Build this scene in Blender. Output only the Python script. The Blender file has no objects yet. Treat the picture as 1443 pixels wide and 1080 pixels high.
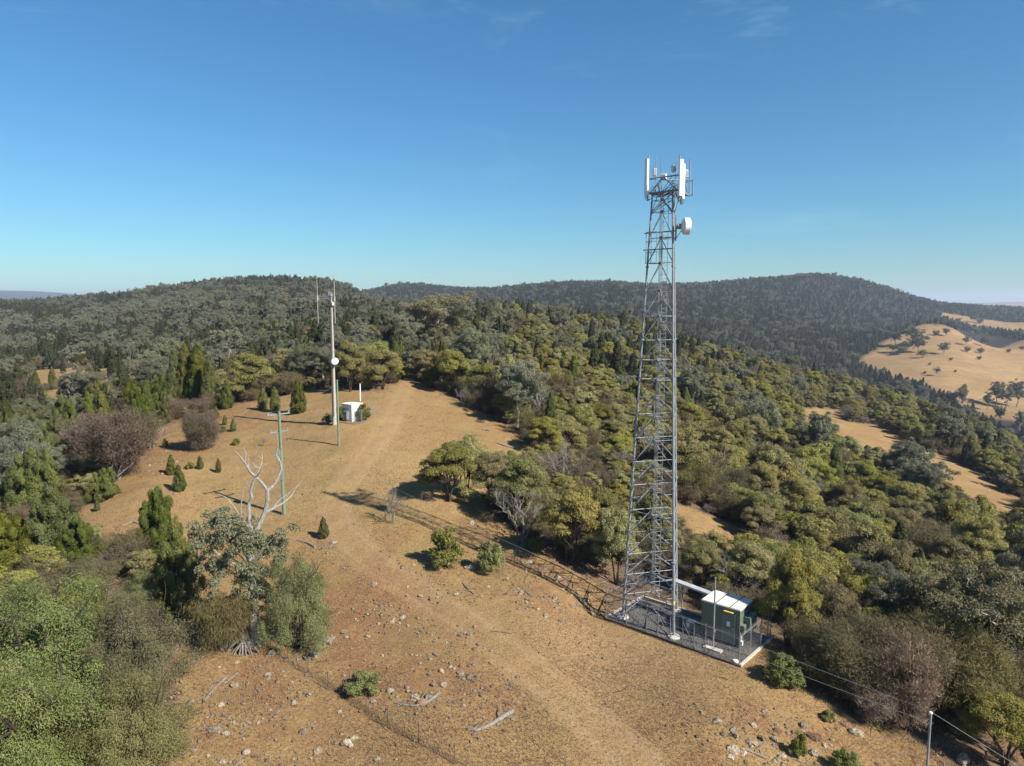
import bpy, math, random
import numpy as np
from mathutils import Vector, Matrix

random.seed(7)
RNG = np.random.default_rng(11)
SC = bpy.context.scene
COL = SC.collection
R = math.radians

# ------------------------------------------------------------------ camera model (photo 1443 x 1080, f = 1000 px)
CZ = 23.6
PITCH = R(6.56)
FPX = 1000.0
CP, SP = math.cos(PITCH), math.sin(PITCH)


def ray(px, py):
    a, b = (px - 721.5) / FPX, (540.0 - py) / FPX
    return np.array([a, CP + b * SP, -SP + b * CP])


def project(x, y, z):
    z = z - CZ
    dep = y * CP - z * SP
    return 721.5 + FPX * x / dep, 540.0 - FPX * (y * SP + z * CP) / dep, dep


# ------------------------------------------------------------------ terrain: surveyed spot heights -> thin plate surface
SPOTS = [  # photo x, photo y of the bare ground, forward distance in metres
    (0, 1080, 33), (0, 780, 58), (0, 660, 90), (0, 590, 140), (0, 530, 260), (0, 500, 400), (0, 450, 700), (0, 432, 1000),
    (100, 900, 44), (100, 720, 70), (100, 620, 108), (100, 560, 160), (100, 515, 300), (100, 470, 500), (100, 430, 850), (100, 426, 980),
    (200, 1000, 37), (200, 690, 72), (200, 620, 95), (200, 575, 125), (200, 540, 170), (200, 500, 300), (200, 460, 500), (200, 430, 750), (200, 418, 950),
    (300, 940, 41.5), (300, 840, 51), (300, 740, 65), (300, 600, 100), (300, 402, 930),
    (400, 1000, 37.5), (400, 860, 49.5), (400, 725, 66), (400, 640, 84), (400, 590, 100), (400, 555, 120), (400, 520, 160), (400, 490, 220), (400, 465, 350), (400, 440, 500), (400, 415, 700), (400, 398, 900),
    (480, 597, 92.5), (500, 440, 480), (500, 420, 800), (470, 405, 950),
    (600, 1080, 32.6), (600, 830, 51.5), (600, 740, 62.5), (600, 650, 80), (600, 580, 103), (600, 545, 122), (600, 510, 150), (600, 475, 200), (600, 455, 300), (600, 445, 400),
    (560, 403, 1800), (660, 413, 1600), (720, 408, 1600), (720, 445, 380), (720, 470, 230),
    (720, 640, 88), (720, 700, 74), (720, 580, 112), (700, 520, 160),
    (800, 1000, 37.5), (800, 900, 45.5), (800, 850, 51), (800, 800, 57.5), (800, 740, 67), (800, 680, 81), (800, 620, 101), (800, 560, 136), (800, 510, 190), (800, 475, 280), (800, 455, 380),
    (800, 437, 1000), (800, 402, 1600), (880, 463, 370),
    (1040, 939, 43.8), (856, 873, 50.7), (1091, 903, 47.3), (960, 900, 47.6), (965, 850, 54),
    (980, 800, 64), (1000, 740, 80), (1000, 680, 103), (1000, 620, 137), (1000, 560, 195), (1000, 517, 275), (1000, 500, 330),
    (1000, 478, 800), (1000, 440, 1100), (1000, 403, 1650), (1050, 398, 1700),
    (1000, 1040, 35.2),
    (1200, 1000, 41), (1200, 950, 46), (1200, 880, 58), (1200, 820, 72), (1200, 760, 93), (1200, 700, 125), (1200, 640, 170), (1200, 590, 240), (1200, 565, 300), (1200, 549, 350),
    (1200, 512, 800), (1200, 470, 1100), (1200, 430, 1400), (1150, 390, 1750), (1230, 402, 1700), (1300, 425, 1750),
    (1330, 1000, 43), (1330, 920, 55), (1330, 850, 72), (1330, 780, 95), (1330, 710, 130), (1330, 650, 180), (1330, 610, 240), (1330, 590, 300),
    (1330, 545, 640), (1330, 520, 720), (1330, 480, 900), (1295, 457, 1050), (1345, 462, 1040), (1330, 446, 1500), (1330, 434, 2100),
    (1443, 1060, 40), (1443, 950, 55), (1443, 850, 75), (1443, 740, 120), (1443, 690, 165), (1443, 655, 220), (1443, 645, 245),
    (1443, 600, 520), (1443, 560, 650), (1443, 520, 780), (1443, 490, 950), (1443, 477, 1080), (1443, 452, 1600), (1443, 440, 2200),
]
DEEP = [  # azimuth deg, distance, height: ground that the photo does not show (valleys behind the crests, plains)
    (-50, 33, -1), (-50, 70, 0), (-50, 200, -6), (-50, 600, -14), (-50, 1200, 8),
    (-36, 1900, -50), (-28, 1900, -40), (-18, 1700, -10), (-10, 1250, 10),
    (-6, 620, 2), (-6, 950, -10), (4, 650, -25), (4, 900, -10), (10, 600, -36), (18, 560, -52), (24, 560, -66), (28, 480, -72), (34, 420, -66),
    (22, 650, -62), (16, 2500, -30), (0, 2600, -30), (-10, 2600, -30), (26, 2400, -25), (8, 2500, -20),
    (-20, 2800, -60), (-34, 2800, -65), (34, 2900, -45), (42, 2500, -40), (28, 1250, -38), (33, 1250, -45),
    (-45, 4500, -60), (-25, 4500, -60), (0, 4500, -60), (25, 4500, -50), (45, 4500, -50),
    (-36, 8600, 120), (-32.5, 8600, 112), (-42, 8600, 80), (-28, 8600, 20), (-15, 8600, -55), (0, 8600, -55), (20, 8600, -40), (33, 8600, 6), (36, 8600, 16), (40, 8600, 0),
    (-45, 15000, -60), (-30, 15000, -60), (-10, 15000, -60), (10, 15000, -60), (30, 15000, -20), (45, 15000, -20),
    (50, 40, -5), (50, 80, -14), (50, 200, -36), (50, 500, -66), (50, 1000, -45),
    (-20, 25, -0.4), (0, 25, 0.2), (20, 25, -0.6), (45, 25, -2.5), (-45, 25, -0.6),
]
_pts = []
for px, py, Y in SPOTS:
    d = ray(px, py)
    d = d * (Y / d[1])
    h = math.hypot(d[0], d[1])
    _pts.append((math.atan2(d[0], d[1]), math.log(h), d[2] / h))
for az, h, z in DEEP:
    _pts.append((R(az), math.log(h), (z - CZ) / h))
_P = np.array(_pts)
_KA = 2.2
_XY = np.column_stack([_P[:, 0] * _KA, _P[:, 1]])


def _tps(r2):
    return np.where(r2 > 1e-12, 0.5 * r2 * np.log(np.maximum(r2, 1e-12)), 0.0)


_n = len(_XY)
_D2 = ((_XY[:, None, :] - _XY[None, :, :]) ** 2).sum(2)
_A = np.zeros((_n + 3, _n + 3))
_A[:_n, :_n] = _tps(_D2) + np.eye(_n) * 4e-4
_A[:_n, _n] = 1
_A[:_n, _n + 1:] = _XY
_A[_n:, :_n] = _A[:_n, _n:].T
_W = np.linalg.solve(_A, np.concatenate([_P[:, 2], np.zeros(3)]))


def _lat(ix, iy, seed):
    h = (ix.astype(np.int64) * 374761393 + iy.astype(np.int64) * 668265263 + seed * 974634777) & 0x7fffffff
    h = ((h ^ (h >> 13)) * 1274126177) & 0x7fffffff
    return ((h ^ (h >> 16)) & 0xffff) / 32767.5 - 1.0


def vnoise(x, y, seed=0):
    x, y = np.asarray(x, float), np.asarray(y, float)
    ix, iy = np.floor(x), np.floor(y)
    fx, fy = x - ix, y - iy
    fx, fy = fx * fx * fx * (fx * (fx * 6 - 15) + 10), fy * fy * fy * (fy * (fy * 6 - 15) + 10)
    a, b = _lat(ix, iy, seed), _lat(ix + 1, iy, seed)
    c, d = _lat(ix, iy + 1, seed), _lat(ix + 1, iy + 1, seed)
    return (a * (1 - fx) + b * fx) * (1 - fy) + (c * (1 - fx) + d * fx) * fy


def fbm(x, y, seed=0, oct=4):
    s, a = 0, 1.0
    for k in range(oct):
        s = s + a * vnoise(np.asarray(x) * 2 ** k, np.asarray(y) * 2 ** k, seed + k)
        a *= 0.5
    return s / 1.9


def sstep(a, b, x):
    t = np.clip((np.asarray(x, float) - a) / (b - a), 0, 1)
    return t * t * (3 - 2 * t)


# the fenced compound: local axes u (along the long front), v (to the back)
CA = R(-42.0)
CU, CV = np.array([math.cos(CA), math.sin(CA)]), np.array([-math.sin(CA), math.cos(CA)])
CO = np.array([7.05, 50.75])        # its left corner
CLEN, CDEP = 10.4, 5.1


def comp(u, v, z=0.0):
    p = CO + CU * u + CV * v
    return (p[0], p[1], z)


def comp_dist(x, y):
    dx, dy = x - CO[0], y - CO[1]
    u, v = dx * CU[0] + dy * CU[1], dx * CV[0] + dy * CV[1]
    du, dv = np.maximum(np.maximum(-u, u - CLEN), 0), np.maximum(np.maximum(-v, v - CDEP), 0)
    return np.hypot(du, dv)


def height_exact(x, y):
    x, y = np.asarray(x, float).ravel(), np.asarray(y, float).ravel()
    az, h = np.arctan2(x, y), np.hypot(x, y)
    u = np.clip(az, R(-52), R(52)) * _KA
    hc = np.clip(h, 25, 15000)
    v = np.log(hc)
    out = np.empty(len(x))
    for i in range(0, len(x), 20000):
        s = slice(i, i + 20000)
        r2 = (u[s, None] - _XY[None, :, 0]) ** 2 + (v[s, None] - _XY[None, :, 1]) ** 2
        out[s] = _tps(r2) @ _W[:_n] + _W[_n] + _W[_n + 1] * u[s] + _W[_n + 2] * v[s]
    z = CZ + hc * out
    far = sstep(150, 600, h)
    z = z + 0.10 * fbm(x / 3.1, y / 3.1, 3) + 0.25 * fbm(x / 14, y / 14, 9) * sstep(30, 80, h) + far * (1.2 * fbm(x / 60, y / 60, 21) + 4.0 * sstep(500, 1400, h) * fbm(x / 160, y / 160, 31))
    z = z + sstep(4000, 8000, h) * 14 * fbm(x / 900, y / 900, 41)
    k = 1 - sstep(0.6, 3.2, comp_dist(x, y))
    return z * (1 - k) + 0.0 * k


def _rows():
    out = list(np.linspace(3, 27, 12))
    d = 28.0
    while d < 15000:
        out.append(d)
        d *= 1.0034 if d < 130 else 1.006 if d < 700 else 1.013
    out.append(15000.0)
    return np.array(out)


G_AZ = np.radians(np.concatenate([np.arange(-100, -46, 3.0), np.arange(-46, 46, 0.19), np.arange(46, 101, 3.0)]))
G_D = _rows()
_AA, _DD = np.meshgrid(G_AZ, G_D)
G_X, G_Y = np.sin(_AA) * _DD, np.cos(_AA) * _DD
G_Z = height_exact(G_X, G_Y).reshape(G_X.shape)


def height(x, y):
    """bilinear look-up in the ground sheet itself"""
    x, y = np.asarray(x, float), np.asarray(y, float)
    az, d = np.arctan2(x, y), np.hypot(x, y)
    i = np.clip(np.searchsorted(G_D, d) - 1, 0, len(G_D) - 2)
    j = np.clip(np.searchsorted(G_AZ, az) - 1, 0, len(G_AZ) - 2)
    a = np.clip((d - G_D[i]) / (G_D[i + 1] - G_D[i]), 0, 1)
    b = np.clip((az - G_AZ[j]) / (G_AZ[j + 1] - G_AZ[j]), 0, 1)
    return (G_Z[i, j] * (1 - b) + G_Z[i, j + 1] * b) * (1 - a) + (G_Z[i + 1, j] * (1 - b) + G_Z[i + 1, j + 1] * b) * a


def hz(x, y):
    return float(height(np.array([x]), np.array([y]))[0])


_S = 26 * (1.0016 ** np.arange(0, 4000))


def spot(px, py):
    """where the line of sight through a photo point meets the ground: (x, y, z)"""
    d = ray(px, py)
    h = math.hypot(d[0], d[1])
    X, Y, Z = d[0] / h * _S, d[1] / h * _S, CZ + d[2] / h * _S
    g = height(X, Y)
    k = np.nonzero(Z < g)[0]
    if len(k) == 0:
        i = len(_S) - 1
        return np.array([X[i], Y[i], g[i]])
    i = max(1, k[0])
    e0, e1 = Z[i - 1] - g[i - 1], g[i] - Z[i]
    t = e0 / max(1e-9, e0 + e1)
    x, y = X[i - 1] + (X[i] - X[i - 1]) * t, Y[i - 1] + (Y[i] - Y[i - 1]) * t
    return np.array([x, y, hz(x, y)])


def poly_sd(x, y, poly):
    """signed distance to a polygon, negative inside"""
    poly = np.asarray(poly, float)
    x, y = np.asarray(x, float), np.asarray(y, float)
    best = np.full(x.shape, 1e18)
    ins = np.zeros(x.shape, bool)
    for (x0, y0), (x1, y1) in zip(poly, np.roll(poly, -1, 0)):
        ex, ey = x1 - x0, y1 - y0
        t = np.clip(((x - x0) * ex + (y - y0) * ey) / (ex * ex + ey * ey + 1e-12), 0, 1)
        best = np.minimum(best, (x - x0 - t * ex) ** 2 + (y - y0 - t * ey) ** 2)
        c = (y0 > y) != (y1 > y)
        ins ^= c & (x < (x1 - x0) * (y - y0) / (y1 - y0 + 1e-12) + x0)
    d = np.sqrt(best)
    return np.where(ins, -d, d)


def line_d(x, y, pts):
    pts = np.asarray(pts, float)
    x, y = np.asarray(x, float), np.asarray(y, float)
    best = np.full(x.shape, 1e18)
    for (x0, y0), (x1, y1) in zip(pts[:-1], pts[1:]):
        ex, ey = x1 - x0, y1 - y0
        t = np.clip(((x - x0) * ex + (y - y0) * ey) / (ex * ex + ey * ey + 1e-12), 0, 1)
        best = np.minimum(best, (x - x0 - t * ex) ** 2 + (y - y0 - t * ey) ** 2)
    return np.sqrt(best)


def ground_poly(pp, extra=()):
    return [tuple(spot(*p)[:2]) for p in pp] + list(extra)


CLEARING = ground_poly([(190, 1078), (255, 960), (262, 880), (215, 800), (150, 765), (120, 720), (140, 690), (195, 650), (232, 605), (300, 580), (380, 562), (440, 550), (540, 553), (575, 533), (600, 545), (660, 572), (715, 604), (745, 640),
                        (700, 665), (690, 715), (740, 765), (800, 805), (850, 835), (880, 842), (960, 850), (1095, 903), (1130, 960), (1210, 1010), (1330, 1075)], [(14, 18), (-18, 18)])
PATCH_PX = [
    [(1165, 592), (1230, 600), (1300, 634), (1370, 660), (1443, 712), (1443, 752), (1340, 695), (1280, 650), (1200, 640)],
    [(955, 715), (1010, 735), (1062, 768), (1050, 792), (985, 768)],
    [(25, 524), (120, 517), (165, 524), (150, 541), (104, 549), (84, 578), (70, 566), (56, 548)],
    [(1180, 580), (1130, 575), (1120, 590), (1170, 600)],
]
PATCHES = [ground_poly(p) for p in PATCH_PX]
PAD_PX = [(1225, 508), (1262, 470), (1295, 459), (1345, 464), (1443, 480), (1443, 614), (1390, 590), (1345, 560), (1290, 536), (1250, 522)]
PADDOCK = [ground_poly(p) for p in (
    [(1212, 512), (1245, 490), (1262, 470), (1295, 459), (1345, 464), (1443, 480), (1560, 492), (1720, 500), (1720, 600), (1560, 605), (1443, 598), (1380, 588), (1345, 566), (1290, 540), (1250, 528)],
    [(1325, 441), (1370, 447), (1443, 455), (1600, 460), (1600, 478), (1443, 470), (1400, 466), (1345, 454)],
)]
PADDOCK[0] = [p for p in PADDOCK[0]]
TRACK = [tuple(spot(*p)[:2]) for p in [(900, 1076), (830, 1012), (740, 938), (655, 874), (578, 826), (516, 784), (480, 748), (470, 716), (486, 682), (518, 642), (545, 606), (560, 575), (571, 548), (576, 533)]]
ROCKY = [ground_poly(p) for p in (
    [(470, 800), (560, 790), (660, 850), (740, 900), (740, 990), (640, 1020), (480, 1000), (400, 960), (380, 900)],
    [(180, 640), (240, 590), (330, 570), (420, 575), (330, 610), (250, 660), (200, 700)],
    [(980, 1010), (1080, 995), (1200, 1040), (1230, 1075), (1010, 1075)],
    [(660, 740), (760, 780), (870, 860), (840, 880), (740, 860), (640, 790)],
    [(240, 1075), (300, 900), (420, 900), (500, 1075)],
)]
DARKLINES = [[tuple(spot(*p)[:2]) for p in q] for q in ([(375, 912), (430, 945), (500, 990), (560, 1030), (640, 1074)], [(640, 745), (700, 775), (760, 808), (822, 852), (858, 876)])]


def seg_fill(d, w):
    return np.exp(-(d / w) ** 2)


def clear_sd(x, y):
    return poly_sd(x, y, CLEARING) + 1.6 * fbm(np.asarray(x) / 5, np.asarray(y) / 5, 77)


def open_sd(x, y):
    s = clear_sd(x, y)
    for p in PATCHES:
        s = np.minimum(s, poly_sd(x, y, p) + 4 * fbm(np.asarray(x) / 12, np.asarray(y) / 12, 78))
    return s


def paddock_sd(x, y):
    s = np.full(np.shape(x), 1e9)
    for p in PADDOCK:
        s = np.minimum(s, poly_sd(x, y, p) + 14 * fbm(np.asarray(x) / 60, np.asarray(y) / 60, 79))
    return s


# ------------------------------------------------------------------ materials
def mat(name):
    m = bpy.data.materials.new(name)
    m.use_nodes = True
    nt = m.node_tree
    nt.nodes.clear()
    out = nt.nodes.new('ShaderNodeOutputMaterial')
    return m, nt, out


def N(nt, t, **kw):
    n = nt.nodes.new(t)
    for k, v in kw.items():
        if k.startswith('i_'):
            n.inputs[k[2:].replace('_', ' ')].default_value = v
        elif k.startswith('n_'):
            n.inputs[int(k[2:])].default_value = v
        else:
            setattr(n, k, v)
    return n


def L(nt, a, b):
    nt.links.new(a, b)


def noise(nt, scale, detail=4.0, rough=0.55, coord=None, dist=0.0):
    n = N(nt, 'ShaderNodeTexNoise')
    n.inputs['Scale'].default_value = scale
    n.inputs['Detail'].default_value = detail
    n.inputs['Roughness'].default_value = rough
    n.inputs['Distortion'].default_value = dist
    if coord is not None:
        L(nt, coord, n.inputs['Vector'])
    return n


def ramp(nt, src, stops):
    r = N(nt, 'ShaderNodeValToRGB')
    e = r.color_ramp.elements
    while len(e) < len(stops):
        e.new(0.5)
    for el, (p, c) in zip(e, stops):
        el.position = p
        el.color = (*c, 1) if len(c) == 3 else c
    L(nt, src, r.inputs[0])
    return r


def mix(nt, f, a, b, mode='MIX'):
    m = N(nt, 'ShaderNodeMix', data_type='RGBA', blend_type=mode)
    for sock, v in ((m.inputs[0], f), (m.inputs[6], a), (m.inputs[7], b)):
        if hasattr(v, 'is_linked'):
            L(nt, v, sock)
        else:
            sock.default_value = v if not isinstance(v, tuple) else (*v[:3], 1)
    return m.outputs[2]


def math_n(nt, op, a, b=None):
    m = N(nt, 'ShaderNodeMath', operation=op)
    for k, v in enumerate((a, b)):
        if v is None:
            continue
        if hasattr(v, 'is_linked'):
            L(nt, v, m.inputs[k])
        else:
            m.inputs[k].default_value = v
    return m.outputs[0]


def plain(name, col, rough=0.6, metal=0.0, var=0.15, scale=6.0, bump=0.0):
    """a surface with uneven tone and roughness"""
    m, nt, out = mat(name)
    b = N(nt, 'ShaderNodeBsdfPrincipled')
    tc = N(nt, 'ShaderNodeTexCoord')
    n = noise(nt, scale, 6, 0.6, tc.outputs['Object'])
    lo = tuple(max(0, c * (1 - var)) for c in col)
    hi = tuple(min(1, c * (1 + var)) for c in col)
    r = ramp(nt, n.outputs[0], [(0.3, lo), (0.7, hi)])
    L(nt, r.outputs[0], b.inputs['Base Color'])
    b.inputs['Metallic'].default_value = metal
    rr = ramp(nt, n.outputs[0], [(0.2, (rough * 0.8,) * 3), (0.8, (min(1, rough * 1.2),) * 3)])
    L(nt, rr.outputs[0], b.inputs['Roughness'])
    if bump:
        bp = N(nt, 'ShaderNodeBump')
        bp.inputs['Strength'].default_value = bump
        bp.inputs['Distance'].default_value = 0.02
        L(nt, n.outputs[0], bp.inputs['Height'])
        L(nt, bp.outputs[0], b.inputs['Normal'])
    L(nt, b.outputs[0], out.inputs[0])
    return m


def foliage_mat(name, dark, light, dry=(0.16, 0.11, 0.05), dryness=0.15, trans=0.30, vary=0.42):
    """leaves: tone by leaf ('tint'), a little by plant, some dry leaves, light passing through"""
    m, nt, out = mat(name)
    at = N(nt, 'ShaderNodeAttribute', attribute_name='tint')
    oi = N(nt, 'ShaderNodeObjectInfo')
    c = mix(nt, at.outputs['Fac'], dark, light)
    dr = math_n(nt, 'GREATER_THAN', at.outputs['Fac'], 1.0 - dryness)
    c = mix(nt, math_n(nt, 'MULTIPLY', dr, 0.7), c, dry)
    hs = N(nt, 'ShaderNodeHueSaturation')
    L(nt, c, hs.inputs['Color'])
    rnd = oi.outputs['Random']
    L(nt, math_n(nt, 'ADD', 0.478, math_n(nt, 'MULTIPLY', rnd, 0.044)), hs.inputs['Hue'])
    r2 = math_n(nt, 'FRACT', math_n(nt, 'MULTIPLY', rnd, 7.31))
    L(nt, math_n(nt, 'ADD', 1 - vary / 2, math_n(nt, 'MULTIPLY', r2, vary)), hs.inputs['Value'])
    r3 = math_n(nt, 'FRACT', math_n(nt, 'MULTIPLY', rnd, 13.7))
    L(nt, math_n(nt, 'ADD', 0.8, math_n(nt, 'MULTIPLY', r3, 0.3)), hs.inputs['Saturation'])
    p = N(nt, 'ShaderNodeBsdfPrincipled')
    p.inputs['Roughness'].default_value = 0.62
    p.inputs['Specular IOR Level'].default_value = 0.12
    L(nt, hs.outputs[0], p.inputs['Base Color'])
    t = N(nt, 'ShaderNodeBsdfTranslucent')
    L(nt, hs.outputs[0], t.inputs['Color'])
    ms = N(nt, 'ShaderNodeMixShader')
    ms.inputs[0].default_value = trans
    L(nt, p.outputs[0], ms.inputs[1])
    L(nt, t.outputs[0], ms.inputs[2])
    L(nt, ms.outputs[0], out.inputs[0])
    return m


# ------------------------------------------------------------------ mesh building
class MB:
    """collects polygons, with a tone per face and a material slot per face"""

    def __init__(s):
        s.v, s.q, s.t, s.qt, s.tt, s.qm, s.tm, s.n = [], [], [], [], [], [], [], 0

    def quads(s, v, f, tint=None, m=0):
        v = np.asarray(v, np.float32).reshape(-1, 3)
        f = np.asarray(f, np.int64).reshape(-1, 4)
        s.v.append(v)
        s.q.append(f + s.n)
        s.qt.append(np.full(len(f), 0.5, np.float32) if tint is None else np.broadcast_to(np.asarray(tint, np.float32), (len(f),)))
        s.qm.append(np.full(len(f), m, np.int32))
        s.n += len(v)

    def tris(s, v, f, tint=None, m=0):
        v = np.asarray(v, np.float32).reshape(-1, 3)
        f = np.asarray(f, np.int64).reshape(-1, 3)
        s.v.append(v)
        s.t.append(f + s.n)
        s.tt.append(np.full(len(f), 0.5, np.float32) if tint is None else np.broadcast_to(np.asarray(tint, np.float32), (len(f),)))
        s.tm.append(np.full(len(f), m, np.int32))
        s.n += len(v)

    def box(s, c, size, ax=None, m=0, tint=0.5):
        hx, hy, hzz = [q / 2 for q in size]
        p = np.array([(x, y, z) for z in (-hzz, hzz) for y in (-hy, hy) for x in (-hx, hx)], float)
        if ax is not None:
            p = p @ np.asarray(ax, float)
        p = p + np.asarray(c, float)
        s.quads(p, [(0, 2, 3, 1), (4, 5, 7, 6), (0, 1, 5, 4), (2, 6, 7, 3), (0, 4, 6, 2), (1, 3, 7, 5)], tint, m)

    def tube(s, pts, rad, sides=6, m=0, tint=0.5, caps=True):
        pts = np.asarray(pts, float).reshape(-1, 3)
        k = len(pts)
        rad = np.broadcast_to(np.asarray(rad, float), (k,))
        tan = np.gradient(pts, axis=0)
        tan /= np.linalg.norm(tan, axis=1)[:, None] + 1e-9
        a0 = np.array([0, 0, 1.0]) if abs(tan[0][2]) < 0.9 else np.array([1.0, 0, 0])
        rings = []
        for i in range(k):
            b = np.cross(tan[i], a0)
            b /= np.linalg.norm(b) + 1e-9
            a0 = np.cross(b, tan[i])
            th = np.arange(sides) * (2 * math.pi / sides)
            rings.append(pts[i] + rad[i] * (np.cos(th)[:, None] * b + np.sin(th)[:, None] * a0))
        v = np.concatenate(rings)
        j = np.arange(sides)
        jn = (j + 1) % sides
        f = np.concatenate([np.column_stack([i * sides + j, i * sides + jn, (i + 1) * sides + jn, (i + 1) * sides + j]) for i in range(k - 1)])
        s.quads(v, f, tint, m)
        if caps and sides >= 4:
            for ring, rev in ((rings[0], False), (rings[-1], True)):
                vv = np.concatenate([ring, ring.mean(0)[None]])
                ff = np.column_stack([jn, j, np.full(sides, sides)]) if not rev else np.column_stack([j, jn, np.full(sides, sides)])
                s.tris(vv, ff, tint, m)

    def strut(s, a, b, r, sides=6, m=0, tint=0.5):
        s.tube([a, b], [r, r], sides, m, tint)

    def lathe(s, prof, c=(0, 0, 0), axis='z', seg=20, m=0, tint=0.5):
        th = np.arange(seg) * (2 * math.pi / seg)
        rings = [np.column_stack([r * np.cos(th), r * np.sin(th), np.full(seg, h)]) for r, h in prof]
        v = np.concatenate(rings)
        if axis == 'x':
            v = v[:, [2, 0, 1]]
        elif axis == '-y':
            v = np.column_stack([v[:, 0], -v[:, 2], v[:, 1]])
        j = np.arange(seg)
        jn = (j + 1) % seg
        f = np.concatenate([np.column_stack([i * seg + j, i * seg + jn, (i + 1) * seg + jn, (i + 1) * seg + j]) for i in range(len(prof) - 1)])
        s.quads(v + np.asarray(c, float), f, tint, m)

    def leaves(s, c, nrm, ln, wd, tint, m=0, along=None, rng=RNG):
        """one rhombic leaf per centre; 'along' gives the direction of its length"""
        c = np.asarray(c, float)
        k = len(c)
        if along is None:
            along = rng.normal(size=(k, 3))
        nrm = nrm / (np.linalg.norm(nrm, axis=1)[:, None] + 1e-9)
        t = along - nrm * (along * nrm).sum(1)[:, None]
        t /= np.linalg.norm(t, axis=1)[:, None] + 1e-9
        b = np.cross(nrm, t)
        ln = (np.broadcast_to(np.asarray(ln, float), (k,)) / 2)[:, None]
        wd = (np.broadcast_to(np.asarray(wd, float), (k,)) / 2)[:, None]
        v = np.stack([c - t * ln, c + b * wd + nrm * wd * 0.3, c + t * ln, c - b * wd + nrm * wd * 0.3], 1).reshape(-1, 3)
        f = np.arange(4 * k).reshape(-1, 4)
        s.quads(v, f, tint, m)

    def mesh(s, name, mats):
        me = bpy.data.meshes.new(name)
        v = np.concatenate(s.v).astype(np.float32)
        q = np.concatenate(s.q) if s.q else np.zeros((0, 4), np.int64)
        t = np.concatenate(s.t) if s.t else np.zeros((0, 3), np.int64)
        nl = q.size + t.size
        nf = len(q) + len(t)
        me.vertices.add(len(v))
        me.vertices.foreach_set('co', v.ravel())
        me.loops.add(nl)
        me.loops.foreach_set('vertex_index', np.concatenate([q.ravel(), t.ravel()]).astype(np.int32))
        me.polygons.add(nf)
        st = np.concatenate([np.arange(len(q)) * 4, q.size + np.arange(len(t)) * 3]).astype(np.int32)
        me.polygons.foreach_set('loop_start', st)
        mi = np.concatenate(s.qm + s.tm).astype(np.int32)
        tn = np.concatenate(s.qt + s.tt).astype(np.float32)
        for mm in mats if isinstance(mats, (list, tuple)) else [mats]:
            me.materials.append(mm)
        me.polygons.foreach_set('material_index', mi)
        at = me.attributes.new('tint', 'FLOAT', 'FACE')
        at.data.foreach_set('value', tn)
        me.update(calc_edges=True)
        me.validate()
        me.polygons.foreach_set('use_smooth', np.zeros(len(me.polygons), bool))
        return me

    def build(s, name, mats, parent=None, loc=None, smooth=False):
        me = s.mesh(name, mats)
        me.polygons.foreach_set('use_smooth', np.full(len(me.polygons), smooth))
        o = bpy.data.objects.new(name, me)
        COL.objects.link(o)
        if parent is not None:
            o.parent = parent
        if loc is not None:
            o.location = loc
        return o


def tag(o, label=None, cat=None, group=None, kind=None):
    if label:
        o['label'] = label
    if cat:
        o['category'] = cat
    if group:
        o['group'] = group
    if kind:
        o['kind'] = kind
    return o


def empty(name, loc, label, cat, group=None, rz=0.0):
    o = bpy.data.objects.new(name, None)
    COL.objects.link(o)
    o.empty_display_size = 0.3
    o.location = loc
    o.rotation_euler = (0, 0, rz)
    return tag(o, label, cat, group)


def link_mesh(name, me, parent=None):
    o = bpy.data.objects.new(name, me)
    COL.objects.link(o)
    if parent is not None:
        o.parent = parent
    return o
# ------------------------------------------------------------------ camera, light, sky, air
cam_d = bpy.data.cameras.new('camera')
cam_d.sensor_width = 36.0
cam_d.sensor_fit = 'HORIZONTAL'
cam_d.lens = 36.0 * FPX / 1443.0
cam_d.clip_start = 0.5
cam_d.clip_end = 60000
cam = bpy.data.objects.new('camera', cam_d)
COL.objects.link(cam)
cam.location = (0, 0, CZ)
cam.rotation_euler = (math.pi / 2 - PITCH, 0, 0)
SC.camera = cam

SUN_EL = R(39.6)
SHADOW = np.array([-0.815, 0.579])
SHADOW = SHADOW / np.linalg.norm(SHADOW)
to_sun = Vector((-SHADOW[0] * math.cos(SUN_EL), -SHADOW[1] * math.cos(SUN_EL), math.sin(SUN_EL)))
sun_d = bpy.data.lights.new('sun', 'SUN')
sun_d.energy = 5.0
sun_d.angle = R(0.53)
sun_d.color = (1.0, 0.935, 0.83)
sun = bpy.data.objects.new('sun', sun_d)
COL.objects.link(sun)
sun.rotation_euler = to_sun.to_track_quat('Z', 'Y').to_euler()
sun.location = (60, -40, 90)

wd = bpy.data.worlds.new('World')
SC.world = wd
wd.use_nodes = True
nt = wd.node_tree
nt.nodes.clear()
wo = N(nt, 'ShaderNodeOutputWorld')
bg = N(nt, 'ShaderNodeBackground')
sky = N(nt, 'ShaderNodeTexSky', sky_type='NISHITA')
sky.sun_disc = False
sky.sun_elevation = SUN_EL
sky.sun_rotation = math.atan2(to_sun.x, to_sun.y)
sky.altitude = 1500
sky.air_density = 1.4
sky.dust_density = 0.5
sky.ozone_density = 8.0
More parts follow.
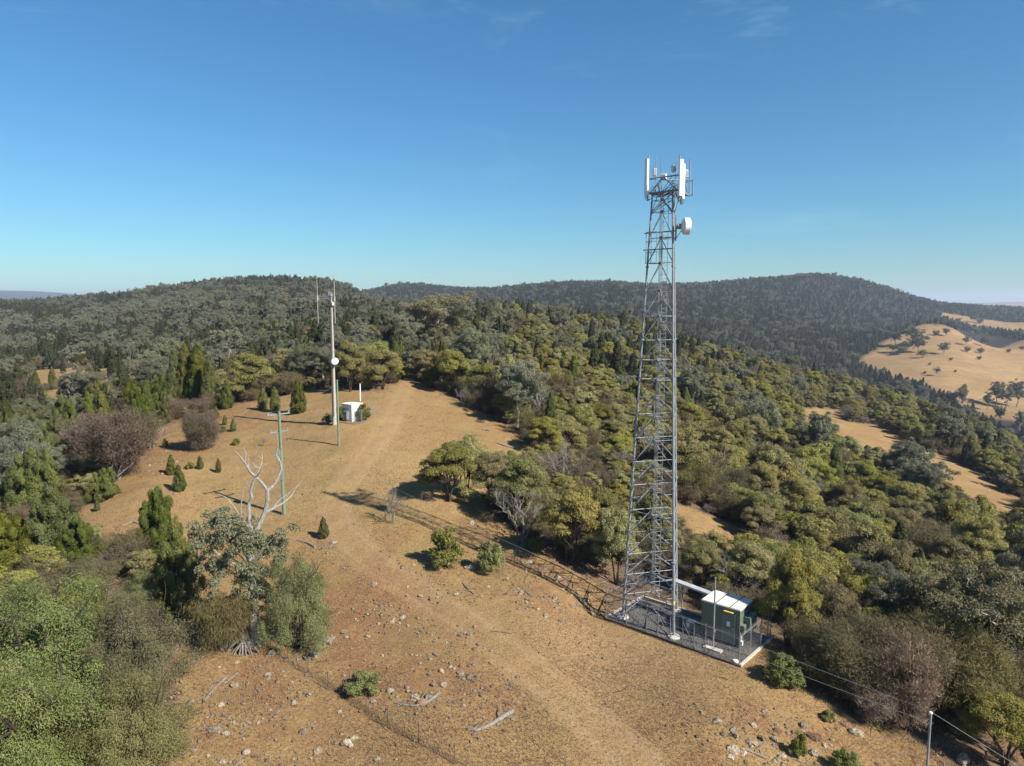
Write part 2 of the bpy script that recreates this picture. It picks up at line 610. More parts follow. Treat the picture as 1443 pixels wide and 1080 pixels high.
# thin high cirrus, a few wisps only
tc = N(nt, 'ShaderNodeTexCoord')
mp = N(nt, 'ShaderNodeMapping')
mp.inputs['Scale'].default_value = (2.2, 2.2, 9.0)
mp.inputs['Rotation'].default_value = (0.1, 0.25, 0.4)
L(nt, tc.outputs['Generated'], mp.inputs['Vector'])
cn = noise(nt, 1.6, 8, 0.62, mp.outputs[0], 0.9)
cn2 = noise(nt, 0.9, 2, 0.5, tc.outputs['Generated'])
cm = math_n(nt, 'MULTIPLY', ramp(nt, cn.outputs[0], [(0.56, (0, 0, 0)), (0.86, (1, 1, 1))]).outputs[0], ramp(nt, cn2.outputs[0], [(0.45, (0, 0, 0)), (0.7, (1, 1, 1))]).outputs[0])
skc = mix(nt, math_n(nt, 'MULTIPLY', cm, 0.26), sky.outputs[0], (8.0, 8.4, 9.0))
hsv = N(nt, 'ShaderNodeHueSaturation')
hsv.inputs['Saturation'].default_value = 1.04
L(nt, mix(nt, 1.0, skc, (0.72, 0.99, 1.03), 'MULTIPLY'), hsv.inputs['Color'])
L(nt, hsv.outputs[0], bg.inputs['Color'])
bg.inputs['Strength'].default_value = 0.060
L(nt, bg.outputs[0], wo.inputs['Surface'])

SC.view_settings.view_transform = 'Standard'
SC.view_settings.look = 'None'
SC.view_settings.exposure = 1.0
SC.view_settings.gamma = 1.0
SC.render.engine = 'CYCLES'
cy = SC.cycles
cy.max_bounces = 5
cy.diffuse_bounces = 2
cy.glossy_bounces = 2
cy.transmission_bounces = 3
cy.volume_bounces = 0
cy.transparent_max_bounces = 6
cy.use_denoising = True
cy.sample_clamp_indirect = 6.0


def make_haze(density):
    m, nt, out = mat('air')
    v = N(nt, 'ShaderNodeVolumePrincipled')
    v.inputs['Color'].default_value = (0.71, 0.81, 1.0, 1)
    v.inputs['Density'].default_value = density
    v.inputs['Anisotropy'].default_value = 0.15
    L(nt, v.outputs[0], out.inputs['Volume'])
    zlo = float(G_Z.min()) - 1.0
    zhi = float(G_Z.max()) + 16.0
    b = MB()
    b.box((0, 0, (zlo + zhi) / 2), (31000, 31000, zhi - zlo))
    o = b.build('haze', m)
    tag(o, 'thin blue summer haze lying over the far hills', 'haze', kind='stuff')


# ------------------------------------------------------------------ the ground sheet
fx, fy = G_X.ravel(), G_Y.ravel()
csd = clear_sd(fx, fy)
psd = paddock_sd(fx, fy)
opn = csd.copy()
for p_ in PATCHES:
    opn = np.minimum(opn, poly_sd(fx, fy, p_) + 4 * fbm(fx / 12, fy / 12, 78))
dist_ = np.hypot(fx, fy)
soft = np.clip(dist_ / 60, 0.7, 8)
z_open = 1 - sstep(-0.6, 1.0, opn / soft)
z_pad = 1 - sstep(-6, 6, psd)
z_far = sstep(2300, 3200, dist_) * (fx > -0.3 * fy) * (0.55 + 0.45 * sstep(-0.25, 0.25, fbm(fx / 700, fy / 700, 55)))
td = line_d(fx, fy, TRACK)
rut = np.maximum(seg_fill(td - 0.95, 0.34), seg_fill(td + 0.95, 0.42))
rut = np.maximum(rut, 0.42 * (1 - sstep(0.9, 2.6, td)))
rut = rut * (0.55 + 0.45 * sstep(-0.4, 0.4, fbm(fx / 6, fy / 6, 61)))
bare = (1 - sstep(0.5, 9.0, np.sqrt(((fx - 6.2) / 1.3) ** 2 + (fy - 44.5) ** 2))) * 0.55      # the worn turning place before the compound
z_track = np.clip(np.maximum(rut, bare), 0, 1)
rk = np.full(len(fx), 0.0)
for p_ in ROCKY:
    rk = np.maximum(rk, 1 - sstep(-3.0, 2.0, poly_sd(fx, fy, p_) + 2.0 * fbm(fx / 6, fy / 6, 63)))
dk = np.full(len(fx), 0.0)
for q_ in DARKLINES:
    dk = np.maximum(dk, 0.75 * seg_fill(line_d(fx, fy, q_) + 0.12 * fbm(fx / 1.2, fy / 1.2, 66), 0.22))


def ground_material():
    m, nt, out = mat('dry_ground')
    a1 = N(nt, 'ShaderNodeAttribute', attribute_name='zone')       # r open grass, g paddock, b track
    a2 = N(nt, 'ShaderNodeAttribute', attribute_name='ground_tone')       # r stony soil, g dark strips along the wire fences
    s1, s2 = N(nt, 'ShaderNodeSeparateColor'), N(nt, 'ShaderNodeSeparateColor')
    L(nt, a1.outputs['Color'], s1.inputs[0])
    L(nt, a2.outputs['Color'], s2.inputs[0])
    g = N(nt, 'ShaderNodeNewGeometry')
    pos = g.outputs['Position']
    fine = noise(nt, 6.0, 8, 0.7, pos)
    mid = noise(nt, 0.55, 7, 0.62, pos)
    big = noise(nt, 0.09, 5, 0.6, pos)
    huge = noise(nt, 0.012, 6, 0.65, pos)
    # dry grass over reddish earth
    straw = ramp(nt, fine.outputs[0], [(0.28, (0.22, 0.128, 0.054)), (0.5, (0.325, 0.20, 0.088)), (0.74, (0.43, 0.285, 0.135))]).outputs[0]
    pale = ramp(nt, fine.outputs[0], [(0.28, (0.26, 0.175, 0.075)), (0.55, (0.385, 0.265, 0.12)), (0.76, (0.48, 0.345, 0.165))]).outputs[0]
    earth = ramp(nt, fine.outputs[0], [(0.28, (0.13, 0.065, 0.032)), (0.5, (0.265, 0.142, 0.070)), (0.75, (0.36, 0.215, 0.115))]).outputs[0]
    cover = mix(nt, ramp(nt, big.outputs[0], [(0.38, (0, 0, 0)), (0.62, (1, 1, 1))]).outputs[0], straw, pale)
    f_e = ramp(nt, mid.outputs[0], [(0.50, (0, 0, 0)), (0.64, (1, 1, 1))]).outputs[0]
    cover = mix(nt, math_n(nt, 'MULTIPLY', f_e, 0.28), cover, earth)
    f_s = math_n(nt, 'MULTIPLY', s2.outputs[0], ramp(nt, mid.outputs[0], [(0.36, (0.1, 0.1, 0.1)), (0.56, (0.8, 0.8, 0.8))]).outputs[0])
    cover = mix(nt, f_s, cover, earth)
    # greener stubble in drifts
    gs = noise(nt, 0.22, 5, 0.6, pos)
    cover = mix(nt, ramp(nt, gs.outputs[0], [(0.50, (0, 0, 0)), (0.68, (0.6, 0.6, 0.6))]).outputs[0], cover, (0.275, 0.215, 0.085))
    bs = noise(nt, 0.33, 6, 0.7, pos, 0.6)
    cover = mix(nt, ramp(nt, bs.outputs[0], [(0.52, (0, 0, 0)), (0.66, (0.6, 0.6, 0.6))]).outputs[0], cover, (0.24, 0.150, 0.078))
    # track: beaten pale soil and stubble
    tr = ramp(nt, fine.outputs[0], [(0.3, (0.31, 0.205, 0.115)), (0.55, (0.40, 0.275, 0.158)), (0.8, (0.47, 0.335, 0.20))]).outputs[0]
    cover = mix(nt, math_n(nt, 'MULTIPLY', s1.outputs[2], 0.85), cover, tr)
    # forest floor: leaf litter, bark, stones, stray straw
    lit = ramp(nt, fine.outputs[0], [(0.28, (0.055, 0.038, 0.026)), (0.5, (0.165, 0.110, 0.070)), (0.72, (0.30, 0.215, 0.145))]).outputs[0]
    lit = mix(nt, ramp(nt, mid.outputs[0], [(0.52, (0, 0, 0)), (0.68, (0.7, 0.7, 0.7))]).outputs[0], lit, earth)
    lit = mix(nt, s2.outputs[2], lit, (0.045, 0.042, 0.030))
    col = mix(nt, s1.outputs[0], lit, cover)
    # far paddock grass: even straw colour with faint greener and browner drifts
    pd = ramp(nt, huge.outputs[0], [(0.3, (0.27, 0.165, 0.075)), (0.5, (0.36, 0.235, 0.11)), (0.7, (0.42, 0.29, 0.145))]).outputs[0]
    pd = mix(nt, ramp(nt, big.outputs[0], [(0.45, (0, 0, 0)), (0.75, (0.6, 0.6, 0.6))]).outputs[0], pd, (0.24, 0.155, 0.075))
    mpp = N(nt, 'ShaderNodeMapping')
    mpp.inputs['Scale'].default_value = (0.012, 0.055, 0.055)
    mpp.inputs['Rotation'].default_value = (0, 0, 0.35)
    L(nt, pos, mpp.inputs['Vector'])
    stk = noise(nt, 1.0, 8, 0.72, mpp.outputs[0], 0.8)
    pd = mix(nt, ramp(nt, stk.outputs[0], [(0.46, (0, 0, 0)), (0.64, (0.55, 0.55, 0.55))]).outputs[0], pd, (0.215, 0.15, 0.075))
    pdf = noise(nt, 0.35, 8, 0.75, pos)
    pd = mix(nt, ramp(nt, pdf.outputs[0], [(0.56, (0, 0, 0)), (0.66, (0.6, 0.6, 0.6))]).outputs[0], pd, (0.15, 0.115, 0.06))
    col = mix(nt, s1.outputs[1], col, pd)
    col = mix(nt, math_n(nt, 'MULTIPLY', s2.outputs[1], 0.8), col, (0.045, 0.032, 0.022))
    spk = noise(nt, 22.0, 3, 0.6, pos)
    col = mix(nt, 0.35, col, ramp(nt, spk.outputs[0], [(0.3, (0.25, 0.25, 0.25)), (0.5, (0.5, 0.5, 0.5)), (0.7, (0.8, 0.8, 0.8))]).outputs[0], 'OVERLAY')
    col = mix(nt, 1.0, col, (0.735, 0.728, 0.715), 'MULTIPLY')
    p = N(nt, 'ShaderNodeBsdfPrincipled')
    p.inputs['Roughness'].default_value = 0.95
    p.inputs['Specular IOR Level'].default_value = 0.1
    L(nt, col, p.inputs['Base Color'])
    bp = N(nt, 'ShaderNodeBump')
    bp.inputs['Strength'].default_value = 0.75
    bp.inputs['Distance'].default_value = 0.12
    L(nt, math_n(nt, 'ADD', fine.outputs[0], math_n(nt, 'MULTIPLY', mid.outputs[0], 1.5)), bp.inputs['Height'])
    L(nt, bp.outputs[0], p.inputs['Normal'])
    L(nt, p.outputs[0], out.inputs[0])
    return m


M_GROUND = ground_material()


def ground_sheet():
    nr, nc = G_X.shape
    idx = np.arange(nr * nc).reshape(nr, nc)
    q = np.stack([idx[:-1, :-1], idx[:-1, 1:], idx[1:, 1:], idx[1:, :-1]], -1).reshape(-1, 4)
    co = np.column_stack([fx, fy, G_Z.ravel()])
    fc = lambda a: a[q].mean(1)
    f_td, f_c, f_p, f_d = fc(td), fc(csd), fc(psd), fc(dist_)
    kind = np.zeros(len(q), int)
    kind[f_d > 450] = 2
    kind[f_p < 0] = 3
    kind[(f_td < 2.0) & (f_c < 2) & (f_d < 200)] = 1
    z1 = np.column_stack([z_open, np.maximum(z_pad, z_far), z_track, np.ones(len(fx))]).astype(np.float32)
    z2 = np.column_stack([rk, dk, sstep(350, 700, dist_), np.ones(len(fx))]).astype(np.float32)
    for k, nm, lab in ((0, 'ground', 'dry straw and leaf litter covered ridge ground'), (1, 'dirt_track', 'faint two rut vehicle track worn in the dry grass'),
                       (2, 'hills', 'rolling hills under the forest out to the horizon'), (3, 'paddock', 'open golden dry grass paddock in the valley')):
        f = q[kind == k]
        used, inv = np.unique(f, return_inverse=True)
        f = inv.reshape(-1, 4)
        me = bpy.data.meshes.new(nm)
        me.vertices.add(len(used))
        me.vertices.foreach_set('co', co[used].astype(np.float32).ravel())
        me.loops.add(f.size)
        me.loops.foreach_set('vertex_index', f.ravel().astype(np.int32))
        me.polygons.add(len(f))
        me.polygons.foreach_set('loop_start', (np.arange(len(f)) * 4).astype(np.int32))
        for an, za in (('zone', z1), ('ground_tone', z2)):
            at = me.attributes.new(an, 'FLOAT_COLOR', 'POINT')
            at.data.foreach_set('color', za[used].ravel())
        me.materials.append(M_GROUND)
        me.update(calc_edges=True)
        me.polygons.foreach_set('use_smooth', np.ones(len(f), bool))
        o = bpy.data.objects.new(nm, me)
        COL.objects.link(o)
        tag(o, lab, nm.replace('_', ' '), kind='structure')


ground_sheet()
make_haze(1.15e-4)
# ------------------------------------------------------------------ plants
def bark_mat(name, a, b, scale=5.0):
    m, nt, out = mat(name)
    tc = N(nt, 'ShaderNodeTexCoord')
    mp = N(nt, 'ShaderNodeMapping')
    mp.inputs['Scale'].default_value = (scale, scale, scale * 0.35)
    L(nt, tc.outputs['Object'], mp.inputs['Vector'])
    n = noise(nt, 2.0, 7, 0.65, mp.outputs[0], 0.6)
    r = ramp(nt, n.outputs[0], [(0.3, a), (0.7, b)])
    p = N(nt, 'ShaderNodeBsdfPrincipled')
    p.inputs['Roughness'].default_value = 0.85
    p.inputs['Specular IOR Level'].default_value = 0.2
    L(nt, r.outputs[0], p.inputs['Base Color'])
    bp = N(nt, 'ShaderNodeBump')
    bp.inputs['Strength'].default_value = 0.6
    bp.inputs['Distance'].default_value = 0.03
    L(nt, n.outputs[0], bp.inputs['Height'])
    L(nt, bp.outputs[0], p.inputs['Normal'])
    L(nt, p.outputs[0], out.inputs[0])
    return m


B_DARK = bark_mat('dark_bark', (0.022, 0.016, 0.012), (0.075, 0.055, 0.042))
B_GREY = bark_mat('grey_twig_bark', (0.10, 0.085, 0.075), (0.24, 0.21, 0.19))
B_PALE = bark_mat('pale_gum_bark', (0.16, 0.145, 0.125), (0.46, 0.43, 0.39))
B_LOG = bark_mat('weathered_log', (0.085, 0.073, 0.062), (0.27, 0.245, 0.215))
B_DEAD = bark_mat('bleached_dead_wood', (0.13, 0.12, 0.11), (0.35, 0.335, 0.31))
F_WATTLE = foliage_mat('wattle_leaves', (0.118, 0.112, 0.030), (0.350, 0.328, 0.104), (0.3, 0.2, 0.07), 0.10)
F_EUC = foliage_mat('gum_leaves', (0.095, 0.1, 0.056), (0.265, 0.27, 0.172), (0.238, 0.182, 0.112), 0.08)
F_CYP = foliage_mat('cypress_needles', (0.062, 0.072, 0.015), (0.2, 0.212, 0.044), (0.145, 0.109, 0.043), 0.06)
F_OAK = foliage_mat('sheoak_needles', (0.082, 0.072, 0.032), (0.2, 0.172, 0.08), (0.215, 0.137, 0.078), 0.25)
F_BROWN = foliage_mat('browned_needles', (0.105, 0.08, 0.05), (0.205, 0.16, 0.1), (0.23, 0.15, 0.09), 0.25)
F_DRY = foliage_mat('withered_needles', (0.135, 0.092, 0.062), (0.28, 0.2, 0.145), (0.330, 0.242, 0.198), 0.25)
F_BRIGHT = foliage_mat('fresh_leaves', (0.105, 0.116, 0.026), (0.28, 0.292, 0.078), (0.253, 0.218, 0.069), 0.06)
F_CYPFAR = foliage_mat('far_cypress_needles', (0.026, 0.032, 0.011), (0.088, 0.098, 0.034), (0.10, 0.075, 0.03), 0.06)  # darker needle colour for the far copies
F_GUMOLIVE = foliage_mat('olive_gum_leaves', (0.110, 0.105, 0.052), (0.300, 0.275, 0.155), (0.20, 0.15, 0.09), 0.15)
F_SOFT = foliage_mat('soft_green_leaves', (0.085, 0.100, 0.026), (0.240, 0.255, 0.080), (0.22, 0.18, 0.08), 0.08)
F_DULL = foliage_mat('dull_olive_leaves', (0.1, 0.106, 0.042), (0.25, 0.252, 0.112), (0.20, 0.15, 0.09), 0.2)
F_PEPPER = foliage_mat('feathery_leaves', (0.09, 0.115, 0.028), (0.245, 0.275, 0.082), (0.275, 0.225, 0.100), 0.08)


def unit(v):
    return v / (np.linalg.norm(v, axis=-1, keepdims=True) + 1e-9)


def clump(mb, c, r, n, ln, wd, g, tone=0.0, m=1, flat=0.75, up=0.35, along=None, shell=0.55, low=-0.5, jit=0.55, amt=0.3):
    """one bunch of leaves: leaves in a rounded shell facing outwards"""
    d = unit(g.normal(size=(n, 3)))
    d[:, 2] = np.where(d[:, 2] < low, -d[:, 2], d[:, 2])
    rr = r * (shell + (1 - shell) * g.random(n) ** 0.6)
    rr = rr * (1 + 0.22 * np.sin(d[:, 0] * 5 + c[0] * 3) * np.sin(d[:, 1] * 5 + c[1] * 3))
    p = np.asarray(c) + d * rr[:, None] * np.array([1, 1, flat])
    nr = d + np.array([0, 0, up]) + jit * g.normal(size=(n, 3))
    t = np.clip(0.5 + tone + amt * g.normal(size=n), 0, 1) 
    al = None if along is None else (np.asarray(along) + 0.45 * g.normal(size=(n, 3)))
    mb.leaves(p, nr, ln * (0.7 + 0.6 * g.random(n)), wd * (0.7 + 0.6 * g.random(n)), t, m, al, g)


def limb(mb, a, b, r0, r1, g, bend=0.12, k=5, sides=5, m=0):
    a, b = np.asarray(a, float), np.asarray(b, float)
    t = np.linspace(0, 1, k)[:, None]
    p = a + (b - a) * t
    ln = np.linalg.norm(b - a)
    off = g.normal(size=(k, 3)) * ln * bend * 0.35
    off[0] = 0
    off[-1] = 0
    p = p + off + np.array([0, 0, 1]) * (ln * bend * np.sin(t * math.pi) * 0.6)
    mb.tube(p, np.linspace(r0, r1, k), sides, m, caps=False)
    return p


class Plant:
    """a trunk mesh, a crown mesh, their materials and native size"""

    def __init__(s, h, w):
        s.h, s.w = h, w
        s.tr, s.cr = MB(), MB()


def wattle(seed, leaves=1.0, ls=1.0):
    g = np.random.default_rng(seed)
    h, w = 6.0, 6.0
    P = Plant(h, w)
    ns = g.integers(2, 6)
    # dome lobes
    z0_, fz_, lean_, ax_ = 0.42 + 0.08 * g.random(), 0.30 + 0.20 * g.random(), 0.10 * g.normal(), 0.85 + 0.3 * g.random()
    dip_ = 6.283 * g.random()
    nl = int(g.integers(44, 56))
    lob = []
    while len(lob) < nl:
        a, q = g.random() * 6.283, math.sqrt(g.random())
        x, y = math.cos(a) * q, math.sin(a) * q
        z = z0_ + fz_ * math.sqrt(max(0, 1 - q * q)) + 0.05 * g.normal() + lean_ * x - (0.12 if math.cos(a - dip_) > 0.6 and q > 0.35 else 0) - (0.12 * g.random() if q > 0.7 else 0)
        lob.append((ax_ * x * w * 0.41 * (1 + 0.12 * math.sin(3 * a + seed)), y * w * 0.41 * (1 + 0.12 * math.cos(2 * a + seed)), z * h))
    lob = np.array(lob)
    # stems fan out from the base
    stems = []
    for i in range(ns):
        a = 6.283 * i / ns + g.random()
        e = np.array([math.cos(a) * w * (0.10 + 0.1 * g.random()), math.sin(a) * w * (0.10 + 0.1 * g.random()), h * (0.42 + 0.1 * g.random())])
        p = limb(P.tr, (0.08 * math.cos(a), 0.08 * math.sin(a), -0.25), e, 0.11, 0.055, g, 0.1, 6, 6)
        stems.append(p)
    for c in lob:
        s = stems[int(np.argmin([np.linalg.norm(p[-1][:2] - c[:2]) for p in stems]))]
        b = s[-1 - int(g.integers(0, 3))]
        q = limb(P.tr, b, c - np.array([0, 0, 0.2]), 0.04, 0.015, g, 0.15, 4, 4)
        for _ in range(3):
            limb(P.tr, q[2], c + g.normal(size=3) * 0.5, 0.014, 0.006, g, 0.2, 3, 3)
    for i, c in enumerate(lob):
        r = 0.60 + 0.36 * g.random()
        tone = 0.14 * g.normal()
        n = int(430 * leaves * r)
        clump(P.cr, c, r, n, 0.27 * ls, 0.085 * ls, g, tone, m=1, flat=0.62, up=0.55, shell=0.5, low=-0.25, along=(c[0] * 0.25, c[1] * 0.25, 0.7))
    return P


def gum(seed, leaves=1.0, ls=1.0, h=9.0, w=8.0):
    g = np.random.default_rng(seed)
    P = Plant(h, w)
    tr = limb(P.tr, (0, 0, -0.3), (0.3 * g.normal(), 0.3 * g.normal(), h * 0.36), 0.24, 0.17, g, 0.06, 6, 8)
    top = tr[-1]
    lob = []
    nb = int(g.integers(5, 8))
    for i in range(nb):
        a = 6.283 * i / nb + 0.7 * g.random()
        q = 0.10 + 0.24 * g.random()
        e = np.array([math.cos(a) * w * q, math.sin(a) * w * q, h * (0.52 + 0.34 * g.random())])
        p = limb(P.tr, tr[-1 - int(g.integers(0, 2))], e, 0.12, 0.05, g, 0.16, 7, 6)
        for k in range(int(g.integers(7, 10))):
            b = p[int(g.integers(2, 7))]
            f = b + np.array([math.cos(a) * w * 0.06, math.sin(a) * w * 0.06, h * 0.08]) + g.normal(size=3) * np.array([w * 0.085, w * 0.085, h * 0.10])
            f[2] = min(f[2], h * 0.93)
            q2 = limb(P.tr, b, f, 0.045, 0.014, g, 0.2, 5, 4)
            lob.append(f)
            for _ in range(3):
                f2 = f + g.normal(size=3) * np.array([0.7, 0.7, 0.45])
                limb(P.tr, q2[3], f2, 0.016, 0.006, g, 0.2, 3, 3)
                if g.random() < 0.6:
                    lob.append(f2)
    for c in lob:
        r = 0.42 + 0.42 * g.random()
        clump(P.cr, c, r, int(330 * leaves * r), 0.25 * ls, 0.10 * ls, g, 0.13 * g.normal(), m=1, flat=0.75, up=0.35, shell=0.35, low=-0.6, along=(0, 0, -0.5), jit=0.8)
    return P


def cypress(seed, leaves=1.0, ls=1.0, kind=0):
    g = np.random.default_rng(seed)
    h = 6.0
    w = (2.6, 3.6, 4.6)[kind]
    P = Plant(h, w)
    limb(P.tr, (0, 0, -0.25), (0, 0, h * 0.8), 0.13, 0.03, g, 0.02, 6, 6)
    if kind == 2:
        for i in range(3):
            a = 2.1 * i
            limb(P.tr, (0, 0, h * 0.1), (math.cos(a) * w * 0.2, math.sin(a) * w * 0.2, h * 0.6), 0.07, 0.03, g, 0.05, 5, 5)
    tops = [(0, 0, 1.0)] if kind < 2 else [(0, 0, 1.0), (0.22, 0.1, 0.86), (-0.2, 0.16, 0.80), (0.02, -0.24, 0.78), (-0.16, -0.16, 0.9)]
    nt_ = int((150, 200, 250)[kind])
    for i in range(nt_):
        tx, ty, th = tops[i % len(tops)]
        z = 0.07 + 0.91 * g.random() ** 1.15
        a = 6.283 * g.random()
        prof = (1 - z ** (2.0 if kind == 0 else 1.7)) ** 0.8 * min(1.0, 0.55 + z * 2.2)
        q = w * 0.43 * prof * (0.62 + 0.4 * g.random()) * (1.0 if kind < 2 else 0.72)
        c = np.array([tx * w + math.cos(a) * q, ty * w + math.sin(a) * q, z * h * th])
        r = (0.20 + 0.20 * g.random()) * (1.15 if kind == 2 else 1.0) * (1.15 - 0.5 * z)
        out = np.array([math.cos(a) * 0.55, math.sin(a) * 0.55, 1.0])
        n = int(105 * leaves)
        d = unit(g.normal(size=(n, 3)))
        p = c + d * (r * (0.45 + 0.55 * g.random(n)))[:, None] * np.array([1, 1, 1.7])
        nr = d * 0.6 + np.array([math.cos(a), math.sin(a), 0.45]) * 0.8 + 0.4 * g.normal(size=(n, 3))
        t = np.clip(0.45 + 0.12 * g.normal() + 0.25 * g.normal(size=n), 0, 1)
        P.cr.leaves(p, nr, 0.22 * ls * (0.7 + 0.6 * g.random(n)), 0.075 * ls, t, 1, out + 0.5 * g.normal(size=(n, 3)), g)
    # dense core leaves added to block light; darker tint paints the inner shade
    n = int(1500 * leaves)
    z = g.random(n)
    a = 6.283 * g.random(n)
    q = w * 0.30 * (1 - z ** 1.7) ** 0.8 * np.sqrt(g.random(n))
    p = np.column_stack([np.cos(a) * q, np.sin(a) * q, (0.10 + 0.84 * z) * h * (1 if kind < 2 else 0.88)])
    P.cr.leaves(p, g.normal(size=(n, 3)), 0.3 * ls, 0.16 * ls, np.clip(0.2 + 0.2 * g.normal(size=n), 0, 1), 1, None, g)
    return P


def sheoak(seed, leaves=1.0, ls=1.0, h=5.0, w=5.5, droop=False, dense=1.0, stems=11):
    """many thin stems fanning out of one stool, long fine needles"""
    g = np.random.default_rng(seed)
    P = Plant(h, w)
    for i in range(stems):
        a = 6.283 * (i + 0.6 * g.random()) / stems
        q = w * (0.10 + 0.30 * g.random() ** 0.6)
        e = np.array([math.cos(a) * q, math.sin(a) * q, h * (0.62 + 0.3 * g.random()) * (1 - 0.35 * (q / (w * 0.42)) ** 2)])
        p = limb(P.tr, (0.12 * math.cos(a), 0.12 * math.sin(a), -0.2), e, 0.065, 0.018, g, 0.14, 7, 5)
        for k in range(int(9 * dense) + 2):
            b = p[int(g.integers(2, 7))]
            f = b + np.array([math.cos(a) * 0.35, math.sin(a) * 0.35, 0.55]) * (0.6 + 0.8 * g.random()) + g.normal(size=3) * 0.38
            f[2] = min(f[2], h * 0.97)
            limb(P.tr, b, f, 0.016, 0.005, g, 0.15, 4, 3)
            for _ in range(2):
                c = f + g.normal(size=3) * np.array([0.28, 0.28, 0.2])
                n = int(55 * leaves)
                d = g.normal(size=(n, 3)) * np.array([0.34, 0.34, 0.26])
                al = unit(d + np.array([math.cos(a) * 0.25, math.sin(a) * 0.25, -0.8 if droop else 0.5]))
                nr = unit(d) + 0.7 * g.normal(size=(n, 3)) + np.array([0, 0, 0.3])
                t = np.clip(0.5 + 0.13 * g.normal() + 0.25 * g.normal(size=n), 0, 1)
                P.cr.leaves(c + d, nr, 0.42 * ls * (0.6 + 0.7 * g.random(n)), 0.034 * ls * (0.8 + 0.5 * g.random(n)), t, 1, al + 0.25 * g.normal(size=(n, 3)), g)
    return P


def bare(seed, h=4.0, w=3.6, stems=5, lvl=3):
    """leafless: stems, boughs and twigs only"""
    g = np.random.default_rng(seed)
    P = Plant(h, w)

    def grow(a, d, ln, r, k, mb):
        b = a + d * ln
        p = limb(mb, a, b, r, r * 0.55, g, 0.16, 5, 5 if k > 1 else 3)
        if k == 0:
            return
        for _ in range(int(g.integers(3, 6))):
            q = p[int(g.integers(2, 5))]
            nd = unit(d + 0.55 * g.normal(size=3) + np.array([0, 0, 0.12]))
            grow(q, nd, ln * (0.5 + 0.25 * g.random()), r * 0.5, k - 1, mb if k > lvl - 1 else P.cr)
    for i in range(stems):
        a = 6.283 * (i + 0.5 * g.random()) / stems
        d = unit(np.array([math.cos(a) * w / h * 0.42, math.sin(a) * w / h * 0.42, 1.0]))
        grow(np.array([0.05 * math.cos(a), 0.05 * math.sin(a), -0.15]), d, h * 0.5, 0.07 * h / 4, lvl, P.tr)
    return P


def shrub(seed, leaves=1.0, ls=1.0, h=1.6, w=1.8):
    g = np.random.default_rng(seed)
    P = Plant(h, w)
    for i in range(6):
        a = 6.283 * i / 6 + g.random()
        limb(P.tr, (0, 0, -0.1), (math.cos(a) * w * 0.25, math.sin(a) * w * 0.25, h * 0.6), 0.03, 0.012, g, 0.1, 4, 4)
    for i in range(46):
        d = unit(g.normal(size=3))
        d[2] = abs(d[2])
        q = 0.55 + 0.4 * g.random()
        c = np.array([d[0] * w * 0.40 * q, d[1] * w * 0.40 * q, h * (0.16 + 0.70 * d[2] * q)])
        clump(P.cr, c, 0.17 * w / 1.8 * (0.8 + 0.6 * g.random()), int(85 * leaves), 0.15 * ls, 0.05 * ls, g, 0.12 * g.normal(), 1, 1.0, 0.4, (d[0], d[1], 0.9), 0.3, -0.6, 0.6)
    return P


def pepper(seed, leaves=1.0, h=6.5, w=8.5):
    """big soft feathery bush, foliage down to the ground"""
    g = np.random.default_rng(seed)
    P = Plant(h, w)
    for i in range(7):
        a = 6.283 * i / 7 + g.random()
        p = limb(P.tr, (0.15 * math.cos(a), 0.15 * math.sin(a), -0.3), (math.cos(a) * w * 0.26, math.sin(a) * w * 0.26, h * 0.7), 0.12, 0.04, g, 0.12, 6, 6)
        for k in range(10):
            b = p[int(g.integers(2, 6))]
            limb(P.tr, b, b + g.normal(size=3) * np.array([1.1, 1.1, 0.6]) + np.array([0, 0, 0.5]), 0.03, 0.008, g, 0.2, 4, 4)
    nl = 120
    for i in range(nl):
        d = unit(g.normal(size=3))
        d[2] = abs(d[2]) * 1.0 - 0.05
        q = 0.48 + 0.52 * g.random()
        a = math.atan2(d[1], d[0])
        wob = 1 + 0.17 * math.sin(3 * a + seed) + 0.14 * math.sin(5 * a + 2 * seed)
        c = np.array([d[0] * w * 0.44 * q * wob, d[1] * w * 0.44 * q * wob, h * (0.14 + 0.74 * d[2] * q * (0.9 + 0.2 * g.random()))])
        r = 0.40 + 0.50 * g.random()
        out = np.array([d[0], d[1], 0.0])
        n = int(820 * leaves * r)
        dd = g.normal(size=(n, 3)) * r * np.array([0.52, 0.52, 0.42])
        al = unit(dd * 0.8 + out * 0.5 + np.array([0, 0, -0.15]))
        nr = unit(dd) * 0.6 + d * 0.7 + 0.55 * g.normal(size=(n, 3)) + np.array([0, 0, 0.3])
        t = np.clip(0.5 + 0.15 * g.normal() + 0.24 * g.normal(size=n), 0, 1)
        P.cr.leaves(c + dd, nr, 0.15 * (0.6 + 0.7 * g.random(n)), 0.036 * (0.8 + 0.5 * g.random(n)), t, 1, al + 0.4 * g.normal(size=(n, 3)), g)
    return P


KINDS = {}
FAR = []      # joined light meshes for far copies: (kind, mesh, h, w)


def far_mesh(key, P, bark, leaf):
    m = MB()
    for src, k in ((P.tr, 0), (P.cr, 1)):
        for v, q, t in zip(src.v, src.q, src.qt):
            pass
    off = 0
    for src, k in ((P.tr, 0), (P.cr, 1)):
        if src.n == 0:
            continue
        m.v += src.v
        m.q += [q + off for q in src.q]
        m.t += [q + off for q in src.t]
        m.qt += src.qt
        m.tt += src.tt
        m.qm += [np.full(len(q), k, np.int32) for q in src.q]
        m.tm += [np.full(len(q), k, np.int32) for q in src.t]
        off += src.n
    FAR.append((key, m.mesh(key + '_far', [bark, leaf]), P.h, P.w))




